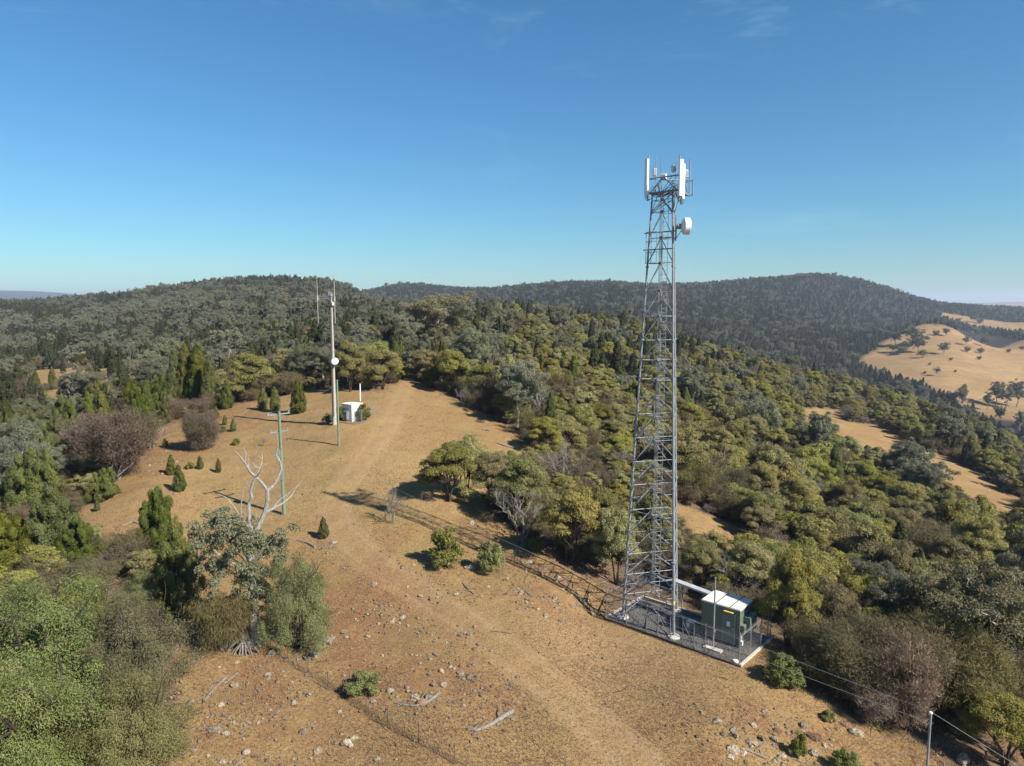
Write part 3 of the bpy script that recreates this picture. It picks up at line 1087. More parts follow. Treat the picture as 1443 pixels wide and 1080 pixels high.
def kind(key, name, cat, protos, bark, leaf):
    ms = []
    for i, P in enumerate(protos):
        tm = P.tr.mesh(name + '_trunk', [bark])
        for q in P.cr.qm:
            q[:] = 0
        cmesh = P.cr.mesh(name + '_crown', [leaf])
        ms.append((tm, cmesh, P.h, P.w))
    KINDS[key] = (name, cat, ms)


def variant(key, new, name, cat, leaf, bark=None):
    """the same growth with other leaves"""
    ms = []
    for tm, cm, h, w in KINDS[key][2]:
        c2 = cm.copy()
        c2.materials.clear()
        c2.materials.append(leaf)
        t2 = tm
        if bark is not None:
            t2 = tm.copy()
            t2.materials.clear()
            t2.materials.append(bark)
        ms.append((t2, c2, h, w))
    KINDS[new] = (name, cat, ms)


kind('wattle', 'wattle_tree', 'wattle tree', [wattle(i, 1.9, 0.68) for i in range(101, 107)], B_DARK, F_WATTLE)
kind('gum', 'eucalyptus_tree', 'gum tree', [gum(i, 1.9, 0.68) for i in range(201, 207)], B_PALE, F_EUC)
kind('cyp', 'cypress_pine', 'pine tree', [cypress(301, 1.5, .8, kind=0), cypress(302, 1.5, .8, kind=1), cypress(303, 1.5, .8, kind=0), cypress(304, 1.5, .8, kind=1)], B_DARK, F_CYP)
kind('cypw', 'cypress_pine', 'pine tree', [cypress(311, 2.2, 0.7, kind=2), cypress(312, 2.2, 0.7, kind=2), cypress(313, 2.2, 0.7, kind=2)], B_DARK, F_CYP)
kind('oak', 'sheoak_tree', 'sheoak tree', [sheoak(i) for i in range(401, 405)], B_GREY, F_OAK)
kind('oakbig', 'sheoak_tree', 'sheoak tree', [sheoak(i, 1.6, 0.85, dense=2.4, stems=22) for i in range(411, 413)], B_DARK, F_OAK)
kind('oakdroop', 'sheoak_tree', 'sheoak tree', [sheoak(421, 1.5, 0.8, 4.0, 4.6, True, 1.2, 13)], B_GREY, F_OAK)
kind('bare', 'bare_tree', 'leafless tree', [bare(i) for i in range(501, 504)], B_GREY, B_GREY)
kind('shrub', 'green_shrub', 'shrub', [shrub(i, 1.7, 0.75) for i in range(601, 604)], B_DARK, F_BRIGHT)
kind('pepper', 'pepper_tree', 'pepper tree', [pepper(i) for i in range(701, 704)], B_DARK, F_PEPPER)
variant('oakbig', 'brown', 'sheoak_tree', 'sheoak tree', F_BROWN)
variant('oak', 'brownvase', 'sheoak_tree', 'sheoak tree', F_BROWN)
variant('oak', 'withered', 'sheoak_tree', 'sheoak tree', F_DRY, B_DARK)
variant('wattle', 'wattlebright', 'wattle_tree', 'wattle tree', F_BRIGHT)
variant('pepper', 'freshsoft', 'pepper_tree', 'pepper tree', F_SOFT)
variant('pepper', 'pepperdull', 'pepper_tree', 'pepper tree', F_DULL)
variant('gum', 'gumolive', 'eucalyptus_tree', 'gum tree', F_GUMOLIVE)
variant('bare', 'baredark', 'bare_tree', 'leafless tree', B_DARK, B_DARK)
variant('bare', 'dead', 'dead_tree', 'dead tree', B_DEAD, B_DEAD)
variant('shrub', 'shrubdark', 'green_shrub', 'shrub', F_CYP)
variant('shrub', 'shrubgrey', 'green_shrub', 'shrub', F_EUC)

PLACED = []      # x, y, half width of what stands already


def plant(key, pos, h, w, label, group=None, idx=None, rz=None, cat=None, single=None):
    name, c0, ms = KINDS[key]
    i = RNG.integers(0, len(ms)) if idx is None else idx % len(ms)
    tm, cm, ph, pw = ms[i]
    o = empty(name, (pos[0], pos[1], pos[2]), label, cat or c0, group, RNG.random() * 6.283 if rz is None else rz)
    o.scale = (w / pw, w / pw, h / ph)
    link_mesh('trunk', tm, o)
    link_mesh('crown', cm, o)
    PLACED.append((pos[0], pos[1], w / 2))
    return o


def plant_px(key, px, py, hpx, wpx, label, **k):
    p = spot(px, py)
    dep = project(*p)[2]
    return plant(key, p, hpx * dep / FPX, wpx * dep / FPX, label, **k)


for i in range(8):
    far_mesh('wattle', wattle(131 + i, 0.6, 1.2), B_DARK, F_WATTLE)
for i in range(7):
    far_mesh('gum', gum(231 + i, 0.5, 1.3), B_PALE, F_EUC)
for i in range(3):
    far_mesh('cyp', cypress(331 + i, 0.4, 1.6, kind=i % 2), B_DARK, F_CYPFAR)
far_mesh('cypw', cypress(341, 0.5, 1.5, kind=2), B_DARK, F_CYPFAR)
for i in range(2):
    far_mesh('oak', sheoak(431 + i, 0.45, 1.7), B_GREY, F_OAK)
for i in range(2):
    far_mesh('brown', sheoak(441 + i, 0.45, 1.7), B_GREY, F_BROWN)
for i in range(3):
    far_mesh('bare', bare(531 + i, stems=8), B_GREY, B_GREY)
far_mesh('bare', bare(541), B_DEAD, B_DEAD)
# ------------------------------------------------------------------ built things
M_GALV = plain('galvanised_steel', (0.205, 0.22, 0.235), 0.65, 0.2, 0.22, 3.0)
M_GALVD = plain('weathered_galvanised_steel', (0.20, 0.21, 0.22), 0.6, 0.25, 0.2, 4.0)
M_WHITE = plain('white_radome', (0.80, 0.80, 0.79), 0.38, 0, 0.04, 2.0)
M_WHITE2 = plain('off_white_wall', (0.66, 0.645, 0.60), 0.55, 0, 0.07, 1.5)
M_CONC = plain('concrete', (0.42, 0.39, 0.34), 0.85, 0, 0.2, 5.0, 0.3)
M_CONCP = plain('pole_concrete', (0.33, 0.305, 0.265), 0.8, 0, 0.16, 2.5, 0.2)
M_GREENP = plain('green_treated_wood', (0.125, 0.178, 0.108), 0.8, 0, 0.22, 4.0, 0.3)
M_BLACK = plain('black_cable', (0.015, 0.015, 0.017), 0.5, 0, 0.2, 5.0)
M_SHELT = plain('dark_green_panel', (0.105, 0.130, 0.098), 0.5, 0, 0.10, 2.0)
M_SHELT2 = plain('green_panel', (0.115, 0.150, 0.122), 0.45, 0, 0.12, 2.0)
M_ROOF = plain('pale_metal_roof', (0.60, 0.575, 0.50), 0.75, 0.0, 0.06, 1.2)
M_COVER = plain('bridge_cover_metal', (0.36, 0.375, 0.38), 0.6, 0.1, 0.15, 2.0)
M_YEL = plain('yellow_strip', (0.62, 0.45, 0.10), 0.6, 0, 0.1, 3.0)
M_GREYM = plain('grey_metal', (0.22, 0.235, 0.24), 0.5, 0.2, 0.12, 3.0)
M_PAPER = plain('notice_sheet', (0.72, 0.74, 0.74), 0.6, 0, 0.05, 3.0)
M_WIRE = plain('fence_wire', (0.13, 0.135, 0.14), 0.6, 0.2, 0.1, 3.0)
M_ALU = plain('overhead_wire', (0.24, 0.245, 0.25), 0.6, 0.2, 0.1, 3.0)
M_RUST = plain('rusty_iron', (0.085, 0.050, 0.034), 0.85, 0.2, 0.3, 8.0)
M_OPEN = plain('dark_grille', (0.025, 0.027, 0.028), 0.6, 0.1, 0.2, 6.0)


def gravel_mat():
    m, nt, out = mat('dark_gravel')
    g = N(nt, 'ShaderNodeNewGeometry')
    v = N(nt, 'ShaderNodeTexVoronoi')
    v.inputs['Scale'].default_value = 16
    L(nt, g.outputs['Position'], v.inputs['Vector'])
    n = noise(nt, 0.8, 4, 0.6, g.outputs['Position'])
    r = ramp(nt, v.outputs['Color'], [(0.1, (0.028, 0.028, 0.029)), (0.5, (0.075, 0.072, 0.070)), (0.95, (0.17, 0.16, 0.15))])
    c = mix(nt, math_n(nt, 'MULTIPLY', ramp(nt, n.outputs[0], [(0.5, (0, 0, 0)), (0.75, (1, 1, 1))]).outputs[0], 0.35), r.outputs[0], (0.26, 0.19, 0.12))
    p = N(nt, 'ShaderNodeBsdfPrincipled')
    p.inputs['Roughness'].default_value = 0.85
    L(nt, c, p.inputs['Base Color'])
    bp = N(nt, 'ShaderNodeBump')
    bp.inputs['Strength'].default_value = 1.0
    bp.inputs['Distance'].default_value = 0.04
    L(nt, v.outputs['Distance'], bp.inputs['Height'])
    L(nt, bp.outputs[0], p.inputs['Normal'])
    L(nt, p.outputs[0], out.inputs[0])
    return m


M_GRAVEL = gravel_mat()
V3 = lambda *a: np.array(a, float)

# ---- gravel pad with its kerb
b = MB()
nu, nv = 44, 22
uu, vv = np.meshgrid(np.linspace(0, CLEN, nu), np.linspace(0, CDEP, nv))
zz = 0.05 + 0.02 * fbm(uu * 1.5, vv * 1.5, 5)
co = np.column_stack([CO[0] + CU[0] * uu.ravel() + CV[0] * vv.ravel(), CO[1] + CU[1] * uu.ravel() + CV[1] * vv.ravel(), zz.ravel()])
ix = np.arange(nu * nv).reshape(nv, nu)
b.quads(co, np.stack([ix[:-1, :-1], ix[:-1, 1:], ix[1:, 1:], ix[1:, :-1]], -1).reshape(-1, 4))
g_ = np.random.default_rng(5)                           # loose stones on it
for _ in range(2600):
    u, v = g_.random() * (CLEN - 0.1) + 0.05, g_.random() * (CDEP - 0.1) + 0.05
    s = 0.025 + 0.035 * g_.random()
    p = np.array(comp(u, v, 0.055 + s * 0.4))
    d = np.array([(1, 0, 0), (-.5, .8, 0), (-.5, -.8, 0), (0, 0, 0.8), (0.1, 0.1, -0.8)]) * s * (0.7 + 0.6 * g_.random((5, 1)))
    b.tris(p + d, [(0, 1, 3), (1, 2, 3), (2, 0, 3), (1, 0, 4), (2, 1, 4), (0, 2, 4)])
tag(b.build('gravel_pad', M_GRAVEL), 'dark gravel pad inside the compound fence', 'gravel pad', kind='structure')
ux, vx = np.array([CU[0], CU[1], 0]), np.array([CV[0], CV[1], 0])
AX = np.array([ux, vx, [0, 0, 1]])
kb = MB()
kb.box(comp(CLEN / 2, -0.075, 0.01), (CLEN + 0.30, 0.10, 0.16), AX, 1)
kb.box(comp(CLEN / 2, CDEP + 0.075, 0.03), (CLEN + 0.30, 0.15, 0.22), AX)
kb.box(comp(-0.075, CDEP / 2, 0.031), (0.15, CDEP - 0.002, 0.22), AX)
kb.box(comp(CLEN + 0.075, CDEP / 2, 0.031), (0.15, CDEP - 0.002, 0.22), AX)
tag(kb.build('concrete_kerb', [M_CONC, M_RUST]), 'low concrete edging round the gravel pad', 'kerb', kind='structure')

# ---- chain link fence
FH = 2.0
fz = 0.13


def chainlink(mb, a, b_, z0, z1, pitch=0.085, r=0.0014):
    a, b_ = np.asarray(a, float), np.asarray(b_, float)
    ln = np.linalg.norm(b_ - a)
    d = (b_ - a) / ln
    h = z1 - z0
    ws = []
    s = -h
    while s < ln:
        for sg in (0, 1):
            s0, s1 = max(s, 0), min(s + h, ln)
            if s1 <= s0:
                continue
            t0, t1 = (s0 - s), (s1 - s)
            q0, q1 = (t0, t1) if sg == 0 else (h - t0, h - t1)
            ws.append((np.append(a + d * s0, z0 + q0), np.append(a + d * s1, z0 + q1)))
        s += pitch
    for p, q in ws:
        mb.tube([p, q], [r, r], 3, caps=False)


fence = empty('chain_link_fence', comp(0, 0, 0.1), 'tall galvanised chain link fence around the gravel pad at the tower foot', 'fence')


def child(mb, name, m, parent, label=None, smooth=False):
    o = mb.build(name, m, parent, smooth=smooth)
    o.matrix_parent_inverse = Matrix.Translation(-Vector(parent.location)) if parent.rotation_euler.z == 0 else parent.matrix_basis.inverted()
    if label:
        o['label'] = label
    return o


fposts = [(0, 0)] + [(u, 0) for u in (1.75, 3.45, 4.35, 5.35, 6.3, 7.15, 8.0)] + [(CLEN, 0), (CLEN, 1.7), (CLEN, 3.4), (CLEN, CDEP), (7.8, CDEP), (5.2, CDEP), (2.6, CDEP), (0, CDEP), (0, 2.55)]
for u, v in fposts:
    m = MB()
    hgt = FH + (0.25 if (u, v) in ((CLEN, 0), (0, 0), (CLEN, CDEP), (0, CDEP)) else 0.08)
    p = comp(u, v)
    m.tube([(p[0], p[1], 0.0), (p[0], p[1], hgt)], 0.034, 8)
    m.lathe([(0.04, hgt), (0.035, hgt + 0.03), (0.0, hgt + 0.05)], (p[0], p[1], 0), seg=8)
    child(m, 'post', M_GALVD, fence)
m = MB()
cs = [comp(0, 0), comp(CLEN, 0), comp(CLEN, CDEP), comp(0, CDEP)]
for a, c in zip(cs, cs[1:] + cs[:1]):
    for z in (fz, FH):
        m.tube([(a[0], a[1], z), (c[0], c[1], z)], 0.019, 6)
for u in (4.35, 6.3):     # stays
    p, q = comp(u, 0), comp(u + 1.0, 0)
    m.tube([(p[0], p[1], 1.7), (q[0], q[1], 0.15)], 0.016, 6)
child(m, 'rail', M_GALVD, fence)
m = MB()
for a, c in zip(cs, cs[1:] + cs[:1]):
    chainlink(m, a[:2], c[:2], fz, FH)
child(m, 'mesh_netting', M_WIRE, fence)
m = MB()
for k in range(3):
    for a, c in zip(cs, cs[1:] + cs[:1]):
        m.tube([(a[0], a[1], FH + 0.07 + 0.06 * k), (c[0], c[1], FH + 0.07 + 0.06 * k)], 0.004, 3, caps=False)
child(m, 'barbed_wire', M_WIRE, fence)

# ---- lattice tower
TB, TT = V3(10.78, 50.2, 0.0), V3(10.66, 50.2, 31.2)
TA = [R(-75.5), R(44.5), R(164.5)]


def leg_at(i, z):
    f = z / 31.2
    rad = (4.45 + (1.62 - 4.45) * f) / math.sqrt(3)
    c = TB + (TT - TB) * f
    return V3(c[0] + rad * math.cos(TA[i]), c[1] + rad * math.sin(TA[i]), z)


def z_of(py, Y=50.3):
    return CZ + Y * math.tan(math.atan((540 - py) / FPX) - PITCH)


LEV = sorted([z_of(p) for p in (283, 299.6, 336, 371.5, 410, 446, 480, 508, 535, 561, 585, 619, 653, 686, 721.5, 754, 785, 814, 842)])
tower = empty('lattice_tower', tuple(TB), 'tall three legged galvanised steel lattice tower carrying panel antennas', 'tower')
for i in range(3):
    m = MB()
    zs = [0.12] + LEV + [31.2]
    m.tube([leg_at(i, z) for z in zs], [0.098 - 0.038 * z / 31.2 for z in zs], 10)
    for z in (5.4, 10.6, 15.8, 20.9, 26.0):            # flange joints
        p = leg_at(i, z)
        m.lathe([(0.0, -0.05), (0.19 - 0.003 * z, -0.05), (0.19 - 0.003 * z, 0.05), (0.0, 0.05)], p, seg=10)
    child(m, 'leg', M_GALV, tower, smooth=False)
    m = MB()
    p = leg_at(i, 0)
    m.lathe([(0.46, -0.3), (0.44, 0.13), (0.40, 0.17), (0.0, 0.17)], (p[0], p[1], 0), seg=20)
    m.box((p[0], p[1], 0.19), (0.42, 0.42, 0.04))
    child(m, 'footing', M_CONC, tower)
for i in range(3):
    j = (i + 1) % 3
    m = MB()
    z0 = 0.35
    for k, z in enumerate(LEV):
        a0, b0, a1, b1 = leg_at(i, z0), leg_at(j, z0), leg_at(i, z), leg_at(j, z)
        mid = (a1 + b1) / 2
        rb = 0.037 - 0.014 * z / 31
        m.strut(a1, b1, rb, 6)
        m.strut(a0, mid, rb, 6)
        m.strut(b0, mid, rb, 6)
        m.box(mid, (0.2, 0.05, 0.2), np.array([(b1 - a1) / np.linalg.norm(b1 - a1), np.cross([0, 0, 1], (b1 - a1) / np.linalg.norm(b1 - a1)), [0, 0, 1]]))
        if z < 12:       # lower panels carry short secondary bracing
            q = (a0 + mid) / 2
            m.strut(q, leg_at(i, q[2]), 0.024, 5)
            q = (b0 + mid) / 2
            m.strut(q, leg_at(j, q[2]), 0.024, 5)
        z0 = z
    child(m, 'lattice_bracing', M_GALV, tower)
m = MB()             # plan bracing inside
for z in LEV[1::3]:
    ms_ = [(leg_at(i, z) + leg_at((i + 1) % 3, z)) / 2 for i in range(3)]
    for i in range(3):
        m.strut(ms_[i], ms_[(i + 1) % 3], 0.022, 5)
m.tube([(leg_at(0, z) + leg_at(1, z)) / 2 for z in LEV[1::3]], 0.012, 4)
child(m, 'inner_lattice', M_GALV, tower)

# ladder on the far face, between the front leg and the back leg
m = MB()


def lad(z, s):
    a, c, e = leg_at(1, z), leg_at(2, z), leg_at(0, z)
    mid = a + (c - a) * 0.40
    inn = (e - mid)
    inn /= np.linalg.norm(inn)
    al = (c - a) / np.linalg.norm(c - a)
    return mid + inn * 0.22 + al * s


for s in (-0.2, 0.2):
    m.tube([lad(z, s) for z in np.linspace(1.6, 30.8, 12)], 0.024, 5)
for z in np.arange(1.8, 30.8, 0.30):
    m.strut(lad(z, -0.2), lad(z, 0.2), 0.013, 4)
child(m, 'ladder', M_GALV, tower)
m = MB()            # feeder cables run beside it
for k in range(4):
    m.tube([lad(z, 0.30 + 0.05 * k) + V3(0.0, 0.01 * (k % 2), 0) for z in np.linspace(2.7, 31.0, 14)], 0.013, 4)
child(m, 'feeder_cable', M_GREYM, tower)
# rest platforms
for zc, zh, half in ((z_of(371.5), z_of(328), 0.62), (z_of(585), z_of(567), 0.5)):
    m = MB()
    a, c = leg_at(2, zc), leg_at(0, zc)
    d = (c - a) / np.linalg.norm(c - a)
    n = V3(d[1], -d[0], 0)
    if n[1] > 0:
        n = -n
    ctr = a + d * (0.52 if zc > 20 else 1.35)
    m.box(ctr + n * 0.05, (2 * half * 0.75, 0.6, 0.05), np.array([d, n, [0, 0, 1]]))
    for s in (-1, 1):
        for t in (-0.28, 0.34):
            p = ctr + d * (s * half * 0.7) + n * t
            m.strut(p, p + V3(0, 0, zh - zc), 0.025, 5)
        for f in (0.35, 0.7, 1.0):
            p, q = ctr + d * (s * half * 0.7) - n * 0.28, ctr + d * (s * half * 0.7) + n * 0.34
            m.strut(p + V3(0, 0, (zh - zc) * f), q + V3(0, 0, (zh - zc) * f), 0.018, 5)
    for f in (0.35, 0.7, 1.0):
        p, q = ctr - d * half * 0.7 + n * 0.34, ctr + d * half * 0.7 + n * 0.34
        m.strut(p + V3(0, 0, (zh - zc) * f), q + V3(0, 0, (zh - zc) * f), 0.018, 5)
    child(m, 'rest_platform', M_GALV, tower)
# two outrigger bars above and below the upper rest platform
for py in (328, 352):
    m = MB()
    z = z_of(py)
    a, c = leg_at(2, z), leg_at(0, z)
    d = (c - a) / np.linalg.norm(c - a)
    n = V3(d[1], -d[0], 0)
    m.strut(a - d * 0.5 - n * 0.1, c + d * 0.1 - n * 0.1, 0.045, 6)
    child(m, 'outrigger_bar', M_GALV, tower)

# head frame
HZ0, HZ1 = z_of(273), z_of(252.5)
HC = V3(10.85, 50.05, 0)
HP = [V3(9.5, 50.3, 0), V3(11.1, 48.75, 0), V3(12.35, 51.0, 0)]
m = MB()
for z, r in ((HZ0, 0.075), (HZ1, 0.045)):
    for i in range(3):
        m.strut(HP[i] + V3(0, 0, z), HP[(i + 1) % 3] + V3(0, 0, z), r, 8)
for i in range(3):
    a, c = HP[i], HP[(i + 1) % 3]
    m.strut(a + V3(0, 0, HZ0), (a + c) / 2 + V3(0, 0, HZ1), 0.03, 6)
    m.strut((a + c) / 2 + V3(0, 0, HZ1), c + V3(0, 0, HZ0), 0.03, 6)
    m.strut(leg_at(i, 31.1), (HC + (HP[(i + 1) % 3] - HC) * 0.2) + V3(0, 0, HZ0), 0.04, 6)
    for k in range(3):
        m.strut(leg_at(k, 29.6), HP[i] * 0.55 + HC * 0.45 + V3(0, 0, HZ0), 0.03, 6)
    m.strut(leg_at(i, 31.1), HP[(i + 2) % 3] * 0.8 + HC * 0.2 + V3(0, 0, HZ0 + 0.02), 0.035, 6)
# grating floor
for s in np.linspace(0.08, 0.92, 12):
    a = HP[0] + (HP[2] - HP[0]) * s
    c = HP[0] + (HP[1] - HP[0]) * s
    m.strut(a + V3(0, 0, HZ0 + 0.07), c + V3(0, 0, HZ0 + 0.07), 0.018, 4)
child(m, 'head_frame', M_GALV, tower)


def panel_antenna(p, az, ptop, pbot, wide=0.30, deep=0.16):
    """a panel on its pipe: az is the way it faces"""
    f = V3(math.sin(az), math.cos(az), 0)
    s = V3(f[1], -f[0], 0)
    z1, z0 = z_of(ptop, p[1]), z_of(pbot, p[1])
    q = MB()
    sec = [(-0.5, -0.5), (0.5, -0.5), (0.5, 0.15), (0.36, 0.42), (0.12, 0.5), (-0.12, 0.5), (-0.36, 0.42), (-0.5, 0.15)]
    rings = []
    for z, k in ((z0, 0.9), (z0 + 0.04, 1), (z1 - 0.04, 1), (z1, 0.9)):
        rings.append([p + s * (a * wide * k) + f * (0.20 + c * deep * k) + V3(0, 0, z) for a, c in sec])
    v = np.array(rings).reshape(-1, 3)
    j = np.arange(8)
    jn = (j + 1) % 8
    q.quads(v, np.concatenate([np.column_stack([r * 8 + j, r * 8 + jn, r * 8 + 8 + jn, r * 8 + 8 + j]) for r in range(3)]))
    for r, rev in ((0, 1), (3, 0)):
        c = v[r * 8:r * 8 + 8]
        vv = np.concatenate([c, c.mean(0)[None]])
        q.tris(vv, np.column_stack([j, jn, np.full(8, 8)]) if not rev else np.column_stack([jn, j, np.full(8, 8)]))
    o = child(q, 'panel_antenna', M_WHITE, tower)
    q = MB()
    q.tube([p + V3(0, 0, z0 - 0.35), p + V3(0, 0, z1 + 0.3)], 0.045, 8)
    for z in (z0 + 0.3, z1 - 0.3):
        q.box(p + f * 0.07 + V3(0, 0, z), (0.12, 0.22, 0.09), np.array([s, f, [0, 0, 1]]))
    for k in range(4):
        a = p + f * 0.20 + s * (-0.09 + 0.06 * k) + V3(0, 0, z0)
        q.tube([a, a + V3(0, 0, -0.22) - f * 0.02, a - f * 0.16 + V3(0, 0, -0.34), p + (HC - p) * 0.4 + V3(0, 0, HZ0 - 0.1)], 0.014, 4)
    child(q, 'bracket', M_GREYM, o)


panel_antenna(HP[0] + V3(-0.08, 0.05, 0), R(-128), 224.8, 276.0)
panel_antenna(HP[1] + V3(0.1, -0.08, 0), R(165), 225.6, 277.0)
panel_antenna(HP[1] + V3(0.28, 0.12, 0), R(150), 232.0, 281.0, 0.20, 0.12)
m = MB()               # third mount: bare pipe frame with a remote radio on it
p = HP[2] + V3(0.1, 0.05, 0)
m.tube([p + V3(0, 0, HZ0 - 0.1), p + V3(0, 0, z_of(221))], 0.04, 8)
m.tube([p + V3(0.22, -0.1, HZ0), p + V3(0.22, -0.1, HZ1 + 0.05)], 0.04, 6)
for z in (HZ0, HZ1):
    m.strut(p + V3(0, 0, z), p + V3(0.25, -0.1, z), 0.035, 6)
child(m, 'antenna_mount', M_GALV, tower)


def radio(p, sx, sy, sz, rot):
    c_, s_ = math.cos(rot), math.sin(rot)
    ax = np.array([[c_, s_, 0], [-s_, c_, 0], [0, 0, 1]])
    q = MB()
    q.box(p, (sx, sy, sz), ax)
    for k in range(6):
        q.box(np.asarray(p) + ax[0] * (sx * (-0.42 + 0.168 * k)) - ax[1] * (sy * 0.5 + 0.02), (0.014, 0.04, sz * 0.86), ax)
    q.box(np.asarray(p) + V3(0, 0, -sz * 0.5 - 0.03), (sx * 0.6, sy * 0.5, 0.06), ax)
    child(q, 'remote_radio', M_WHITE2, tower)


radio(p + V3(-0.35, -0.02, z_of(242) - 0), 0.42, 0.2, 0.48, 0.3)
radio(V3(10.5, 50.5, z_of(248.0)), 0.4, 0.24, 0.34, -0.5)
radio(HP[1] + V3(-0.28, 0.2, z_of(243)), 0.2, 0.2, 0.4, 0.7)
radio(HP[0] + V3(0.34, 0.0, z_of(243)), 0.2, 0.22, 0.5, 0.2)
for (x, y, pt, r) in ((9.85, 50.0, 219.5, 0.02), (10.3, 50.5, 219, 0.022), (10.5, 51.0, 230, 0.02), (11.0, 48.9, 220, 0.02)):
    m = MB()
    m.tube([(x, y, HZ0), (x, y, z_of(pt, y))], [r * 1.4, r], 6)
    m.lathe([(0.05, HZ0 - 0.04), (0.05, HZ0 + 0.2), (0, HZ0 + 0.22)], (x, y, 0), seg=8)
    child(m, 'whip_antenna', M_GREYM, tower)
m = MB()              # jumper cables looped about the head
g_ = np.random.default_rng(3)
for k in range(22):
    a = HP[k % 3] * 0.8 + HC * 0.2 + V3(g_.normal() * 0.15, g_.normal() * 0.15, HZ0 + 0.1 + 0.9 * g_.random())
    e = lad(30.8, 0.36 + 0.045 * (k % 7))
    c = (a + e) / 2 + V3(g_.normal() * 0.3, g_.normal() * 0.3, -0.1 + 0.4 * g_.normal())
    tt = np.linspace(0, 1, 8)[:, None]
    m.tube((1 - tt) ** 2 * a + 2 * tt * (1 - tt) * c + tt ** 2 * e, 0.017, 4)
child(m, 'jumper_cable', M_BLACK, tower)
# microwave dish, looking to the right
m = MB()
dz = z_of(319, 48.9)
dc = V3(11.45, 48.95, dz)
m.lathe([(0.0, -0.02), (0.2, 0.0), (0.42, 0.10), (0.545, 0.17), (0.565, 0.19), (0.565, 0.54), (0.55, 0.56), (0.0, 0.57)], dc - V3(0.25, 0, 0) + V3(0.25, 0, 0), axis='x', seg=32)
dish = child(m, 'dish_antenna', M_WHITE, tower)
m = MB()
lp = leg_at(0, dz)
m.tube([lp + V3(0.22, 0, -0.95), lp + V3(0.22, 0, 0.75)], 0.055, 8)
for z in (-0.8, 0.6):
    m.strut(lp + V3(0, 0, z), lp + V3(0.24, 0, z), 0.04, 6)
m.box((lp + dc) / 2 + V3(0.1, 0, 0), (0.4, 0.24, 0.34))
m.strut(lp + V3(0.22, 0, -0.85), dc + V3(0.12, 0.25, -0.2), 0.025, 6)
m.lathe([(0.13, -0.25), (0.13, 0.03), (0, 0.04)], dc, axis='x', seg=12)
child(m, 'bracket', M_GREYM, dish)
m = MB()        # warning plates on the front leg
p = leg_at(0, 2.55)
m.lathe([(0.125, -0.14), (0.125, 0.14)], p, seg=10)
child(m, 'yellow_band', M_YEL, tower)

# ---- equipment shelter
SA = R(-40)
sh_o = V3(13.4, 47.85, 0.0)
su, sv = V3(math.cos(SA), math.sin(SA), 0), V3(-math.sin(SA), math.cos(SA), 0)
SAX = np.array([su, sv, [0, 0, 1]])
SW, SD, SH = 2.72, 2.05, 2.42
sp = lambda u, v, z: sh_o + su * u + sv * v + V3(0, 0, z)
shel = empty('equipment_shelter', tuple(sh_o), 'dark green equipment cabin with a pale flat roof on the gravel pad', 'cabin')
m = MB()
m.box(sp(SW / 2, SD / 2, 0.28 + SH / 2), (SW, SD, SH), SAX)
for k in range(1, 4):          # panel joints stand proud
    m.box(sp(SW * k / 4, -0.004, 0.28 + SH / 2), (0.02, 0.008, SH - 0.06), SAX)
for u in (0.02, SW - 0.02):
    for v in (0.02, SD - 0.02):
        m.box(sp(u, v, 0.28 + SH / 2), (0.09, 0.09, SH - 0.005), SAX)
child(m, 'wall', M_SHELT, shel)
m = MB()
for u in (0.15, SW - 0.15):
    for v in (0.15, SD - 0.15):
        m.box(sp(u, v, 0.165), (0.18, 0.18, 0.23), SAX)
m.box(sp(SW / 2, 0.05, 0.245), (SW - 0.02, 0.08, 0.07), SAX)
m.box(sp(SW / 2, SD / 2, 0.26), (SW - 0.1, SD - 0.1, 0.03), SAX)
m.box(sp(SW - 0.05, SD / 2, 0.245), (0.08, SD - 0.2, 0.07), SAX)
child(m, 'skid_frame', M_GREYM, shel)
m = MB()
zr = 0.28 + SH
m.box(sp(SW / 2, SD / 2, zr + 0.035), (SW + 0.12, SD + 0.12, 0.07), SAX)
m.box(sp(SW / 2, SD / 2, zr + 0.085), (SW + 0.06, SD + 0.06, 0.03), SAX)
roof = child(m, 'roof', M_ROOF, shel)
m = MB()
for k in (1.0, 2.05):
    m.box(sp(k, SD / 2, zr + 0.11), (0.045, SD + 0.1, 0.03), SAX)
child(m, 'roof_batten', M_RUST, roof)
m = MB()
m.box(sp(1.98, -0.022, 0.28 + 1.03), (0.80, 0.04, 1.98), SAX)
door = child(m, 'door', M_SHELT2, shel)
m = MB()
for u in (1.555, 2.405):
    m.box(sp(u, -0.03, 0.28 + 1.04), (0.05, 0.06, 2.05), SAX)
m.box(sp(1.98, -0.03, 0.28 + 2.09), (0.9, 0.06, 0.05), SAX)
child(m, 'door_frame', M_GREYM, door)
m = MB()
m.box(sp(1.95, -0.047, 0.28 + 1.30), (0.24, 0.01, 0.34), SAX)
child(m, 'notice', M_PAPER, door)
m = MB()
m.box(sp(2.30, -0.065, 0.28 + 1.0), (0.04, 0.05, 0.16), SAX)
m.strut(sp(2.30, -0.09, 1.30), sp(2.18, -0.09, 1.30), 0.014, 6)
child(m, 'handle', M_GALV, door)
m = MB()
m.box(sp(1.98, -0.12, 0.28 + 2.20), (0.66, 0.22, 0.05), SAX)
child(m, 'door_hood', M_YEL, shel)
